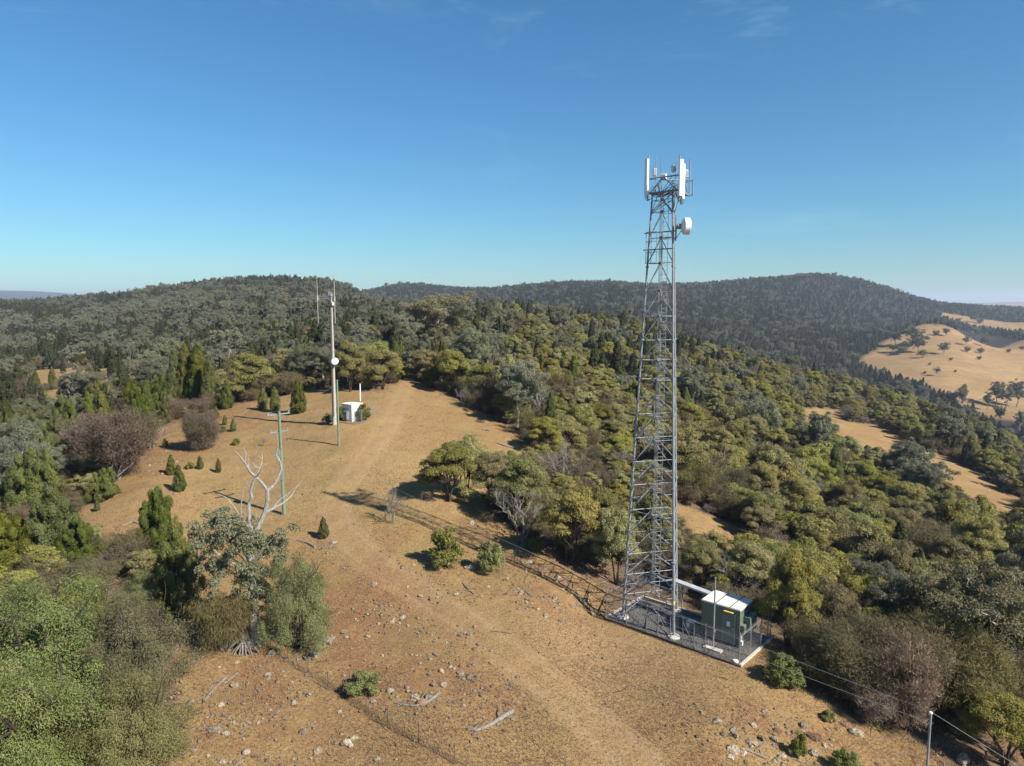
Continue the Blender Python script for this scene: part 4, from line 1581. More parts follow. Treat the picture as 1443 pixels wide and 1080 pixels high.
for v, z, sz in ((0.95, 1.55, 1.05), (1.60, 1.55, 1.05)):
    m = MB()
    m.box(sp(SW + 0.24, v, z), (0.46, 0.56, sz), SAX)
    for k in range(9):
        m.box(sp(SW + 0.475, v, z - sz * 0.40 + sz * 0.10 * k), (0.02, 0.46, 0.03), SAX)
    ac = child(m, 'air_conditioner', M_SHELT2, shel)
    m = MB()
    m.lathe([(0.20, 0.0), (0.20, 0.02), (0.0, 0.02)], (0, 0, 0), seg=16)
    o = child(MB() if False else m, 'grille', M_OPEN, shel)
    o.parent = ac
    o.matrix_parent_inverse = Matrix.Identity(4)
    o.matrix_basis = Matrix.Translation(Vector(sp(SW + 0.485, v, z) - sh_o)) @ Matrix.Rotation(SA, 4, 'Z') @ Matrix.Rotation(math.pi / 2, 4, 'Y')
m = MB()
m.box(sp(SW + 0.14, 0.30, 1.35), (0.28, 0.42, 0.62), SAX)
m.box(sp(SW + 0.29, 0.30, 1.35), (0.02, 0.36, 0.54), SAX)
child(m, 'meter_box', M_SHELT2, shel)
m = MB()
m.box(sp(SW + 0.12, 0.12, 0.42), (0.2, 0.2, 0.3), SAX)
m.tube([sp(SW + 0.1, 0.16, 0.5), sp(SW + 0.1, 0.16, 1.1)], 0.03, 6)
child(m, 'cable_box', M_WHITE2, shel)
m = MB()
m.box(V3(*comp(8.15, 0.85, 0.10)), (1.25, 0.42, 0.10), AX)
tag(m.build('concrete_step', M_CONC), 'pale concrete step slab on the gravel before the cabin door', 'step')

# ---- cable bridge from the tower to the cabin
m = MB()
ca, cb = V3(12.15, 51.5, 2.72), sp(0.1, 1.55, 2.62)
br = empty('cable_bridge', tuple(ca), 'pale covered cable bridge between tower leg and green cabin', 'cable bridge')
d = (cb - ca) / np.linalg.norm(cb - ca)
n = np.cross([0, 0, 1], d)
n /= np.linalg.norm(n)
u3 = np.cross(d, n)
ln = np.linalg.norm(cb - ca)
m.box((ca + cb) / 2 + u3 * 0.07, (ln, 0.52, 0.03), np.array([d, n, u3]))
for s in (-1, 1):
    m.box((ca + cb) / 2 + n * 0.262 * s, (ln, 0.02, 0.12), np.array([d, n, u3]))
child(m, 'cover', M_COVER, br)
m = MB()
for s in np.linspace(0.02, 0.98, 8):
    q = ca + d * ln * s
    m.strut(q - n * 0.24 - u3 * 0.03, q + n * 0.24 - u3 * 0.03, 0.02, 5)
for k in range(6):
    m.strut(ca + n * (-0.18 + 0.07 * k), cb + n * (-0.18 + 0.07 * k), 0.02, 4)
child(m, 'cable_run', M_BLACK, br)
for s in (0.25, 0.8):
    m = MB()
    q = ca + d * ln * s
    m.tube([(q[0], q[1], 0.0), (q[0], q[1], q[2] - 0.05)], 0.04, 8)
    m.box((q[0], q[1], 0.09), (0.22, 0.22, 0.04))
    child(m, 'support_post', M_GALV, br)

# ---- slim steel pole before the cabin, corner post with its small white sensor
m = MB()
p = spot(1004.8, 914)
p = V3(p[0], p[1], 0)
m.tube([p + V3(0, 0, 0), p + V3(0, 0, 5.0)], [0.055, 0.05], 10)
m.box(p + V3(0, 0, 0.08), (0.24, 0.24, 0.05))
m.lathe([(0.06, 5.0), (0.06, 5.05), (0.0, 5.09)], p, seg=10)
m.box(p + V3(0.03, -0.07, 1.3), (0.14, 0.08, 0.2))
tag(m.build('steel_pole', M_GALV), 'slim bare steel pole standing just in front of the green cabin', 'pole')
m = MB()
q = V3(*comp(CLEN - 0.15, CDEP - 0.15, 0))
cp_ = empty('camera_post', tuple(q), 'thin post at the compound corner with a small white camera on top', 'post')
m.tube([q, q + V3(0, 0, 3.1)], 0.03, 8)
child(m, 'pole', M_GALVD, cp_)
m = MB()
m.lathe([(0.0, 0.16), (0.1, 0.12), (0.13, 0.0), (0.09, -0.09), (0, -0.12)], q + V3(0.12, -0.1, 3.0), seg=12)
m.strut(q + V3(0, 0, 3.05), q + V3(0.14, -0.1, 3.05), 0.018, 5)
child(m, 'camera_head', M_WHITE, cp_)
m = MB()          # white bucket-like cap by the front corner
q = V3(*comp(CLEN - 0.35, 0.25, 0.05))
m.lathe([(0.0, 0.16), (0.17, 0.15), (0.19, 0.10), (0.19, 0.0)], q, seg=16)
tag(m.build('pit_lid', M_WHITE2), 'small round white pit lid on gravel inside the front fence corner', 'lid')
m = MB()          # dark steel cabinet and pallet in the shade left of the cabin
tc_ = empty('battery_cabinet', comp(5.6, 2.6, 0.05), 'low pale grey box on the gravel in the cabin shade', 'cabinet')
m.box(comp(5.6, 2.6, 0.36), (0.55, 0.42, 0.6), AX)
child(m, 'case', M_GREYM, tc_)
m = MB()
m.box(comp(5.6, 2.6, 0.675), (0.6, 0.48, 0.03), AX)
m.box(comp(5.45, 2.38, 0.4), (0.2, 0.02, 0.3), AX)
child(m, 'lid', M_PAPER, tc_)

# ---- concrete mast with its hut, behind
mp_ = spot(471.5, 599)
mdep = project(*mp_)[2]
MX, MY, MZ = mp_
mast = empty('concrete_mast', (MX, MY, MZ), 'tall pale concrete pole mast beside the white hut, two whip antennas on top', 'mast')


def zz_of(py, Y):
    return CZ + Y * math.tan(math.atan((540 - py) / FPX) - PITCH)


mt = zz_of(415, MY)
m = MB()
m.tube([(MX, MY, MZ - 0.3), (MX, MY, (MZ + mt) / 2), (MX, MY, mt)], [0.29, 0.235, 0.165], 16)
child(m, 'pole', M_CONCP, mast, smooth=True)
m = MB()
m.lathe([(0.24, mt - 0.25), (0.24, mt + 0.1), (0.0, mt + 0.14)], (MX, MY, 0), seg=14)
m.box((MX - 0.1, MY - 0.05, mt + 0.1), (0.42, 0.3, 0.5))
for z in (mt - 0.25, mt - 0.55):
    m.strut((MX - 1.75, MY - 0.1, z), (MX + 0.5, MY - 0.1, z), 0.05, 6)
child(m, 'cross_arm', M_GALVD, mast)
for dx, t0, t1, r in ((-1.7, 391, 455.5, 0.04), (0.5, 383, 456, 0.05)):
    m = MB()
    za, zb = zz_of(t1, MY), zz_of(t0, MY)
    zm = mt - 0.5
    m.tube([(MX + dx, MY - 0.15, za), (MX + dx, MY - 0.15, zm)], [r, r], 8)
    m.tube([(MX + dx, MY - 0.15, zm), (MX + dx, MY - 0.15, zb)], [r * 1.1, r * 0.6], 8)
    m.lathe([(0.10, zm - 0.4), (0.10, zm + 0.3)], (MX + dx, MY - 0.15, 0), seg=8)
    child(m, 'whip_antenna', M_CONCP, mast)
m = MB()
dzz = zz_of(509, MY)
m.lathe([(0.0, 0.30), (0.40, 0.28), (0.45, 0.24), (0.45, 0.02), (0.3, -0.08), (0, -0.1)], (MX + 0.42, MY - 0.45, dzz), axis='-y', seg=24)
dsh = child(m, 'dish_antenna', M_WHITE, mast)
m = MB()
m.box((MX + 0.22, MY - 0.28, dzz), (0.4, 0.2, 0.3))
m.lathe([(0.33, dzz - 0.55), (0.33, dzz - 0.42)], (MX, MY, 0), seg=14)
m.lathe([(0.33, dzz + 0.42), (0.33, dzz + 0.52)], (MX, MY, 0), seg=14)
child(m, 'bracket', M_GREYM, dsh)
m = MB()
m.box((MX + 0.3, MY - 0.25, mt - 1.2), (0.22, 0.2, 0.45))
child(m, 'junction_box', M_WHITE2, mast)
m = MB()
for k in range(3):
    m.tube([(MX - 0.08 + 0.08 * k, MY - 0.36, MZ + 1.2), (MX - 0.08 + 0.08 * k, MY - 0.30, (MZ + mt) / 2), (MX - 0.08 + 0.08 * k, MY - 0.22, mt - 0.2)], 0.02, 4)
child(m, 'feeder_cable', M_BLACK, mast)

hp_ = spot(496, 595)
HA = R(-38)
hu, hv = V3(math.cos(HA), math.sin(HA), 0), V3(-math.sin(HA), math.cos(HA), 0)
HAX = np.array([hu, hv, [0, 0, 1]])
hb = V3(*hp_)
# corner nearest the viewer is hb; one side runs along -hu (to the left), the other along hv (to the right and back)
HW, HD, HH = 1.95, 1.75, 2.25
hut = empty('equipment_hut', tuple(hb), 'small white flat roofed hut beside the concrete mast', 'hut')
hq = lambda u, v, z: hb + hu * -u + hv * v + V3(0, 0, z)
m = MB()
m.box(hq(HW / 2, HD / 2, HH / 2 - 0.1), (HW, HD, HH + 0.2), HAX)
child(m, 'wall', M_WHITE2, hut)
m = MB()
m.box(hq(HW / 2, HD / 2, HH + 0.05), (HW + 0.2, HD + 0.2, 0.10), HAX)
child(m, 'roof', M_WHITE, hut)
m = MB()
m.box(hq(0.95, -0.2, 0.85), (0.75, 0.4, 1.05), HAX)
for k in range(8):
    m.box(hq(0.95, -0.405, 0.45 + 0.1 * k), (0.64, 0.012, 0.035), HAX)
child(m, 'air_conditioner', M_GREYM, hut)
m = MB()
m.box(hq(-0.02, 0.9, 1.0), (0.04, 0.8, 1.9), HAX)
hd = child(m, 'door', M_WHITE, hut)
m = MB()
m.box(hq(-0.06, 1.2, 1.0), (0.05, 0.05, 0.15), HAX)
child(m, 'handle', M_GREYM, hd)
m = MB()
m.tube([hq(1.5, -0.04, 1.55), hq(1.1, -0.12, 1.8), hq(0.7, -0.1, 1.75), hq(0.72, -0.05, 1.5)], 0.035, 6)
child(m, 'cable_loop', M_BLACK, hut)

# small yard fence round the hut
hf = empty('hut_fence', tuple(hb + V3(1.2, -0.8, 0)), 'low wire mesh fence panels at the front of the white hut', 'fence')
fp = [spot(490, 598), spot(500, 598.5), spot(509, 597), spot(523, 588), spot(525.5, 586)]
for q in fp:
    m = MB()
    m.tube([(q[0], q[1], q[2] - 0.1), (q[0], q[1], q[2] + 1.85)], 0.035, 6)
    child(m, 'post', M_GALVD, hf)
m = MB()
for a, c in zip(fp[:-1], fp[1:]):
    chainlink(m, a[:2], c[:2], min(a[2], c[2]) + 0.05, min(a[2], c[2]) + 1.75, 0.10, 0.004)
    for h in (0.1, 1.75):
        m.strut(V3(*a) + V3(0, 0, h), V3(*c) + V3(0, 0, h), 0.02, 5)
child(m, 'mesh_netting', M_WIRE, hf)
# thin pale mast right of the hut
q = spot(508.5, 590)
tm_ = empty('thin_mast', tuple(q), 'thin white topped tube mast just right of the white hut', 'mast')
m = MB()
zt = zz_of(541, q[1])
m.tube([q, (q[0], q[1], zt - 2.3)], 0.045, 8)
child(m, 'pole', M_GALVD, tm_)
m = MB()
m.tube([(q[0], q[1], zt - 2.3), (q[0], q[1], zt)], [0.075, 0.06], 8)
child(m, 'aerial_tube', M_WHITE, tm_)

# ---- green treated poles
q = spot(477.5, 628)
sp_ = empty('stay_pole', tuple(q), 'plain green timber pole standing in straw grass before the white hut', 'pole')
m = MB()
zt = zz_of(536, q[1])
m.tube([q - V3(0, 0, 0.2), (q[0], q[1], zt)], [0.125, 0.105], 12)
child(m, 'shaft', M_GREENP, sp_)
m = MB()
m.lathe([(0.115, zt - 0.05), (0.115, zt + 0.03), (0, zt + 0.05)], (q[0], q[1], 0), seg=12)
m.strut((q[0], q[1] - 0.10, zt - 0.03), (q[0] + 0.3, q[1] - 0.12, zt - 0.03), 0.02, 5)
child(m, 'cap_bracket', M_GREYM, sp_)
STAY_TOP = V3(q[0], q[1], zt - 0.4)

q = spot(400.5, 725)
PX, PY, PZ = q
zt = zz_of(580, PY)
pp = empty('power_pole', (PX, PY, PZ), 'green timber power pole with two cross arms behind the bleached dead branches', 'power pole')
lean = V3(-0.12, 0, 0)
m = MB()
m.tube([(PX, PY, PZ - 0.3), (PX - 0.06, PY, (PZ + zt) / 2), (PX - 0.12, PY, zt)], [0.17, 0.145, 0.12], 14)
child(m, 'shaft', M_GREENP, pp, smooth=True)
WDIR = V3(38, -39, 0) / np.linalg.norm([38, -39])
ADIR = V3(-WDIR[1], WDIR[0], 0)
ENDS = []
for dzz_, hl in ((0.28, 1.15), (1.95, 0.95)):
    m = MB()
    c = V3(PX - 0.12, PY, zt - dzz_)
    m.box(c - WDIR * 0.16, (2 * hl, 0.1, 0.12), np.array([ADIR, WDIR, [0, 0, 1]]))
    m.strut(c - WDIR * 0.16 + ADIR * 0.6, c + V3(0, 0, -0.55), 0.02, 5)
    m.strut(c - WDIR * 0.16 - ADIR * 0.6, c + V3(0, 0, -0.55), 0.02, 5)
    arm = child(m, 'cross_arm', M_GALVD, pp)
    for s in (-1, 1):
        m = MB()
        e = c - WDIR * 0.16 + ADIR * (s * (hl - 0.12))
        m.lathe([(0.02, 0.05), (0.075, 0.08), (0.05, 0.12), (0.075, 0.16), (0.05, 0.2), (0.06, 0.24), (0.0, 0.27)], e, seg=10)
        child(m, 'insulator', M_GREYM, arm)
        ENDS.append(e + V3(0, 0, 0.22))
m = MB()
m.box((PX - 0.28, PY - 0.18, zt - 4.1), (0.32, 0.3, 0.75))
m.lathe([(0.05, zt - 3.72), (0.04, zt - 3.5), (0, zt - 3.48)], (PX - 0.36, PY - 0.18, 0), seg=8)
m.lathe([(0.05, zt - 3.72), (0.04, zt - 3.5), (0, zt - 3.48)], (PX - 0.2, PY - 0.18, 0), seg=8)
child(m, 'switch_box', M_GREYM, pp)
m = MB()
m.tube([(PX - 0.15, PY - 0.17, PZ), (PX - 0.16, PY - 0.16, zt - 4.4)], 0.03, 6)
m.box((PX - 0.05, PY - 0.2, zt - 6.2), (0.2, 0.06, 0.7))
child(m, 'conduit', M_GALVD, pp)

# near steel pole at the lower right and the overhead wires
NP = V3(16.95, 27.0, 0)
NP[2] = hz(NP[0], NP[1])
ntop = zz_of(1005, NP[1])
npole = empty('wire_pole', tuple(NP), 'grey steel wire pole at the bottom right edge of the slope', 'pole')
m = MB()
m.tube([NP - V3(0, 0, 0.3), (NP[0], NP[1], ntop)], [0.055, 0.045], 12)
child(m, 'shaft', M_GALV, npole, smooth=True)
m = MB()
m.lathe([(0.06, ntop - 0.02), (0.06, ntop + 0.04), (0, ntop + 0.06)], (NP[0], NP[1], 0), seg=12)
child(m, 'cap', M_PAPER, npole)


def wire(a, e, sag, lab, r=0.0075, group=None):
    t = np.linspace(0, 1, 28)[:, None]
    p = np.asarray(a) + (np.asarray(e) - np.asarray(a)) * t - V3(0, 0, 1) * (4 * sag * t * (1 - t))
    m = MB()
    m.tube(p, r, 4, caps=False)
    tag(m.build('overhead_wire', M_ALU), lab, 'wire', group)


ne = V3(NP[0], NP[1], ntop)
wire(ENDS[2], ne + V3(-0.1, -0.35, -0.25), 1.3, 'lower of two sagging overhead wires between green power pole and grey pole')
wire(ENDS[3], ne + V3(0.15, 0.35, -0.12), 1.15, 'upper of two sagging overhead wires between green power pole and grey pole')
wire(ne + V3(0.15, 0.35, -0.12), V3(44, 14, -5.5), 0.5, 'overhead wire running on from the grey pole towards the dark trees', 0.005)
wire(ENDS[0], STAY_TOP, 0.5, 'thin overhead wire between green power pole and plain green pole')

# ---- old wire fences
def wire_fence(pix, label, hgt=1.1):
    ps = [spot(*p) for p in pix]
    f = empty('wire_fence', tuple(ps[0]), label, 'fence')
    for q in ps:
        m = MB()
        m.tube([V3(*q) - V3(0, 0, 0.15), V3(*q) + V3(0.02, 0, hgt)], 0.022, 5)
        child(m, 'post', M_RUST, f)
    m = MB()
    for h in (0.3, 0.62, 0.95):
        for a, c in zip(ps[:-1], ps[1:]):
            m.tube([V3(*a) + V3(0, 0, h), (V3(*a) + V3(*c)) / 2 + V3(0, 0, h - 0.03), V3(*c) + V3(0, 0, h)], 0.004, 3, caps=False)
    child(m, 'wire_strand', M_WIRE, f)


wire_fence([(378, 912), (405, 930), (434, 950), (462, 972), (487, 982), (516, 1004), (546, 1025), (590, 1048), (640, 1077)], 'rusty star post wire fence crossing the stony grass at the photo bottom')
wire_fence([(648, 752), (690, 775), (725, 792), (762, 812), (800, 838), (828, 858), (852, 874)], 'low post and wire fence running to the left corner of the compound')
# ------------------------------------------------------------------ plants placed one by one: kind, foot x, foot y, height, width (photo px), label
HAND = [
    # left thicket in front
    ('pepper', 62, 985, 195, 250, 'big light green feathery bush filling the left edge of the photo', 0),
    ('pepperdull', 190, 965, 158, 165, 'dull olive feathery bush beside the dark pines, in front of the straw bank', 1),
    ('pepper', 35, 1120, 215, 250, 'pale green feathery bush in the bottom left corner', 2),
    ('pepperdull', 185, 1085, 165, 185, 'olive feathery bush at the bottom, nearest the reddish bank', 1),
    ('pepper', -40, 1010, 200, 200, 'feathery bush cut off by the left picture edge', 0),
    ('pepper', 120, 900, 100, 130, 'yellowish green feathery bush just below the row of rounded pines', 2),
    ('pepperdull', 205, 868, 80, 92, 'low olive bush squeezed between the feathery bushes and the dark pine', 1),
    ('oak', 178, 800, 48, 60, 'grey brown sheoak bush in front of the straw clearing, left of the pine pair', 0),
    ('bare', 200, 790, 42, 40, 'grey leafless bush beside the pine pair', 0),
    ('pepperdull', 40, 905, 100, 150, 'dull feathery bush in shade below the left edge pines', 0),
    ('pepperdull', 128, 838, 62, 90, 'grey green low bush right below the row of rounded pines', 2),
    # left pines
    ('cypw', 53, 728, 102, 74, 'bright green rounded pine at the far left, behind the two lower rounded pines', 0),
    ('cypw', 74, 792, 110, 84, 'rounded olive pine at the left, tallest above the feathery bushes', 1),
    ('cypw', 112, 795, 72, 60, 'low rounded pine right of the tallest olive pine', 2),
    ('cypw', 14, 805, 92, 92, 'rounded pine touching the left picture edge', 2),
    ('cypw', 226, 785, 102, 68, 'broad dark pine with several tips, upper of the pine pair left of the grey gum', 0),
    ('cypw', 250, 866, 126, 80, 'dark drooping pine, lower of the pine pair left of the grey gum', 1),
    ('cypw', 147, 704, 48, 42, 'small round topped pine standing alone at the left edge of the straw clearing', 2),
    ('shrub', 163, 697, 20, 16, 'small green bush touching the lone round topped pine', 0),
    ('cyp', 137, 720, 15, 10, 'tiny pine seedling below the lone round topped pine', 0),
    # pines and bushes in the clearing
    ('cyp', 242, 669, 28, 17, 'small pine behind its twin on the straw slope left of the dead branches', 0),
    ('cyp', 253, 692, 37, 22, 'small bright pine, front one of the twin pines on the straw slope', 1),
    ('cyp', 282, 661, 19, 11, 'tiny pine right of the twin pines', 2),
    ('shrub', 268, 661, 13, 16, 'tiny pale shrub left of a tiny pine near the twin pines', 0),
    ('cyp', 308, 666, 20, 10, 'tiny slim pine standing alone below the brown dome bush', 3),
    ('cyp', 305, 590, 17, 11, 'small pine above the brown dome bush', 1),
    ('cyp', 317, 599, 14, 8, 'tiny thin pine between two others right of the brown dome bush', 0),
    ('cyp', 329, 608, 18, 11, 'small pine furthest right of the seedlings by the brown dome bush', 1),
    ('shrubdark', 315, 609, 11, 11, 'tiny round dark shrub among the seedlings by the brown dome bush', 1),
    ('shrub', 333, 627, 11, 14, 'tiny light green shrub below the seedlings', 2),
    ('shrubdark', 233, 631, 15, 11, 'small dark round shrub left of the brown dome bush', 1),
    ('bare', 371, 629, 15, 10, 'tiny leafless sapling right of the light green shrub', 1),
    ('cyp', 456, 758, 30, 19, 'small bright green pine standing alone beside the vehicle track', 1),
    ('brown', 284, 633, 52, 46, 'brown dome shaped bush on the straw slope', 0),
    ('cyp', 421, 582, 47, 28, 'largest dark pine left of the concrete mast', 1),
    ('cyp', 388, 580, 35, 17, 'slim pine next to the largest pine left of the concrete mast', 0),
    ('cyp', 371, 577, 30, 19, 'squat pine second in the row left of the concrete mast', 3),
    ('cyp', 320, 576, 40, 22, 'pine at the top edge of the stony slope, left of the yellowish wattle', 1),
    ('cyp', 234, 597, 42, 19, 'bright slim pine at the upper left edge of the clearing', 0),
    ('brown', 251, 589, 22, 22, 'small orange brown bush beside the bright slim pine', 1),
    # brown vase bushes and the thicket left of the clearing
    ('brownvase', 163, 678, 98, 96, 'large brown vase shaped bush with grey stems at the left clearing edge', 0),
    ('brownvase', 128, 655, 70, 70, 'dark brown bush behind the large vase shaped bush', 1),
    ('oak', 186, 640, 62, 74, 'greyish olive bush right behind the large vase shaped bush', 2),
    ('bare', 214, 630, 34, 56, 'low grey twiggy bush trailing right of the brown vase bush', 2),
    ('gum', 14, 720, 118, 92, 'large silvery gum at the left picture edge above the pines', 1),
    ('gum', 78, 690, 62, 62, 'silvery gum between the left edge gum and the brown vase bush', 2),
    ('cypw', 92, 640, 84, 50, 'dark green pine behind the brown vase bush', 1),
    ('cypw', 142, 600, 66, 48, 'dark pine above the brown vase bush', 0),
    ('oak', 175, 596, 44, 52, 'mauve brown bush between two dark pines at the left', 3),
    ('cypw', 196, 598, 68, 46, 'dark pine left of the dense pine row', 2),
    ('cypw', 222, 590, 62, 40, 'dark pine just above the bright slim pine', 1),
    ('cyp', 248, 572, 78, 34, 'first tall pine of the dense pine row above the stony slope', 1),
    ('cyp', 264, 570, 84, 36, 'second tall pine of the dense pine row above the stony slope', 3),
    ('cyp', 281, 570, 82, 36, 'third tall pine of the dense pine row above the stony slope', 0),
    ('cyp', 297, 572, 70, 32, 'last tall pine of the dense pine row above the stony slope', 1),
    ('wattle', 348, 564, 72, 74, 'yellowish flat topped wattle above the stony slope, left of the mast', 2),
    ('gum', 216, 560, 52, 50, 'silvery gum behind the dark pines left of the pine row', 3),
    # edge trees behind the mast and hut
    ('wattle', 405, 540, 48, 50, 'dark wattle left of the concrete mast at the clearing edge', 0),
    ('wattle', 432, 541, 46, 44, 'olive wattle touching the left of the concrete mast', 1),
    ('oak', 408, 556, 32, 46, 'purplish low bush below the wattles left of the mast', 1),
    ('wattle', 494, 552, 74, 46, 'tall olive wattle right behind the white hut', 3),
    ('oak', 512, 548, 50, 46, 'grey bush behind the hut between two wattles', 2),
    ('wattle', 539, 549, 60, 56, 'domed wattle at the top left of the track', 4),
    ('wattle', 520, 540, 66, 60, 'olive wattle behind the domed wattle at the track top', 5),
    ('wattle', 598, 540, 52, 48, 'domed wattle directly right of the track end', 2),
    ('wattle', 641, 557, 66, 56, 'tall dark wattle right of the track end with bare stems', 3),
    ('wattle', 662, 559, 52, 46, 'slim wattle beside the tall dark wattle near the track end', 0),
    ('shrub', 606, 542, 18, 22, 'yellow green low shrub at the foot of the wattles by the track end', 1),
    ('dead', 653, 574, 30, 18, 'leaning dead grey trunk at the right clearing edge', 0),
    ('oak', 690, 580, 50, 52, 'brownish bush at the right clearing edge', 0),
    ('oak', 672, 577, 30, 36, 'grey brown low bush in front of the brownish bush on the clearing edge', 3),
    ('wattle', 708, 592, 38, 30, 'small round bush with olive top at the right clearing edge', 1),
    ('wattle', 734, 598, 34, 34, 'squat olive bush on the right clearing edge above the bright green one', 4),
    ('shrub', 772, 632, 48, 50, 'bright green bush on the right edge of the upper clearing', 0),
    ('dead', 760, 585, 52, 44, 'bleached dead tree with spread bare limbs among the right wattles', 1),
    ('gumolive', 612, 494, 76, 100, 'largest spreading gum beyond the end of the track, pale limbs showing', 0),
    ('gum', 575, 500, 56, 56, 'silvery gum left of the largest spreading gum beyond the track', 3),
    ('cyp', 51, 546, 24, 14, 'dark pine standing on the far left straw patch, left one of two', 1),
    ('cyp', 75, 549, 32, 15, 'dark pine standing on the far left straw patch, right one of two', 3),
    # the group in the middle
    ('wattle', 632, 707, 92, 86, 'broad wattle at the left of the middle group, shading the track', 2),
    ('wattle', 657, 700, 94, 76, 'dark wattle behind the broad one in the middle group', 5),
    ('wattle', 692, 713, 76, 64, 'slender wattle with thin pale stems, third in the middle group', 0),
    ('wattle', 735, 740, 92, 92, 'sparse wattle behind the dark trunked leafless one in the middle group', 1),
    ('bare', 736, 765, 80, 84, 'twiggy near leafless tree with a black trunk, middle group', 0),
    ('wattle', 748, 672, 38, 44, 'low dark olive bush behind the middle group', 3),
    ('wattle', 722, 668, 34, 40, 'low domed bush between the middle group and the straw slope', 5),
    ('bare', 790, 690, 70, 66, 'grey leafless bush between middle group and bright green bush', 1),
    ('wattle', 806, 798, 118, 92, 'tall dark wattle left of the lattice tower with many black stems', 4),
    ('wattle', 846, 768, 92, 70, 'olive wattle close behind the tall dark wattle left of the tower', 2),
    ('wattle', 868, 824, 110, 70, 'wattle right beside the lattice tower, black stems at the compound corner', 0),
    ('shrubdark', 753, 775, 20, 32, 'dark low bush in shade at the foot of the black trunked tree', 2),
    ('bare', 553, 738, 58, 30, 'small grey leafless tree standing alone in the middle of the straw slope', 2),
    ('shrub', 628, 798, 64, 62, 'bright green round shrub in the straw grass, larger of two', 1),
    ('shrub', 692, 806, 52, 48, 'bright green open shrub with forked stems, smaller of two', 2),
    ('shrub', 514, 974, 32, 66, 'low spreading yellow green shrub on the old fence line', 0),
    ('shrub', 915, 770, 92, 66, 'tall bright green bush seen through the tower lattice', 1),
    ('shrub', 480, 592, 22, 30, 'dark green bush against the white hut', 2),
    ('shrubdark', 512, 592, 26, 30, 'dark green bush behind the hut fence mesh', 0),
    ('shrubgrey', 462, 597, 16, 22, 'grey green bush left of the concrete mast foot', 1),
    # behind and right of the compound
    ('wattle', 985, 838, 80, 56, 'thin olive wattle behind the cable bridge', 1),
    ('bare', 1032, 845, 72, 62, 'dark twiggy leafless bush just behind the cabin roof', 1),
    ('baredark', 1015, 830, 62, 34, 'slim black leafless tree left of the cabin', 2),
    ('wattle', 1112, 910, 142, 84, 'tall dark wattle right of the cabin, shading its roof', 3),
    ('wattlebright', 1072, 830, 72, 66, 'yellow green wattle behind the cabin', 4),
    ('oak', 1135, 930, 66, 62, 'grey bush beside the compound corner post', 1),
    ('baredark', 1185, 930, 110, 70, 'open dark limbed tree right of the tall wattle', 0),
    ('wattle', 1172, 912, 112, 84, 'sparse brownish wattle right of the cabin', 5),
    ('gum', 1242, 905, 112, 78, 'pale leaved gum right of the cabin beyond the wattles', 0),
    ('wattle', 1290, 890, 116, 90, 'olive wattle behind the brown thicket', 2),
    ('wattle', 1210, 850, 70, 66, 'rounded wattle up the slope behind the pale leaved gum', 1),
    ('gumolive', 1395, 985, 205, 215, 'huge grey green gum at the right picture edge', 4),
    ('gumolive', 1330, 930, 120, 120, 'grey green gum behind the brown thicket, left of the huge gum', 5),
    ('gumolive', 1440, 900, 150, 130, 'grey gum cut off by the right picture edge', 3),
    ('oakbig', 1205, 985, 100, 120, 'dark green sheoak at the left of the brown thicket', 0),
    ('brown', 1262, 985, 112, 120, 'large brown green sheoak in the middle of the thicket', 1),
    ('oakbig', 1330, 1000, 118, 140, 'dark olive sheoak at the right of the brown thicket', 1),
    ('withered', 1277, 1028, 128, 92, 'withered pinkish brown sheoak with two black stems at the thicket front', 0),
    ('withered', 1232, 1022, 62, 60, 'low withered brown bush at the front left of the thicket', 1),
    ('oakbig', 1160, 965, 58, 76, 'low dark bush between the fine green shrub and the thicket', 0),
    ('shrub', 1102, 962, 46, 66, 'fine leaved light green shrub at the front compound corner', 2),
    ('shrubgrey', 1350, 1030, 44, 52, 'pale green bush below the fallen trunk at the right', 0),
    ('shrub', 1125, 1066, 40, 32, 'bright green grassy tuft at the bottom right', 1),
    ('shrub', 1192, 1090, 40, 50, 'bright green tuft cut by the bottom edge', 2),
    ('shrub', 1168, 1016, 18, 26, 'small yellow green bush among the stones near the thicket', 0),
    ('wattle', 1415, 1080, 110, 120, 'dark wattle in shade at the bottom right corner', 3),
    # by the old gum
    ('freshsoft', 418, 912, 152, 116, 'fresh green tree right of the old gum with the bleached top', 0),
    ('oakdroop', 318, 917, 78, 72, 'drooping rusty green sheoak left of the old gum trunk', 0),
]
for k_, px, py, hh, ww, lab, ix_ in HAND:
    plant_px(k_, px, py, hh, ww, lab, idx=ix_)

# ---- the old gum with a bleached dead top
og = spot(360, 907)
oY = og[1]
gum0 = empty('eucalyptus_tree', tuple(og), 'old gum with bleached dead upper limbs and grey leafy lower crown', 'gum tree')


def at(px, py, Y):
    d = ray(px, py)
    return V3(0, 0, CZ) + d * (Y / d[1])


def sl(pts, r0, r1, mb, k=4, sides=7):
    """a limb through points, smoothed"""
    p = np.asarray(pts, float)
    t = np.arange(len(p))
    tt = np.linspace(0, len(p) - 1, (len(p) - 1) * k + 1)
    q = np.column_stack([np.interp(tt, t, p[:, i]) for i in range(3)])
    q[1:-1] = (q[:-2] + 2 * q[1:-1] + q[2:]) / 4
    mb.tube(q, np.linspace(r0, r1, len(q)), sides)


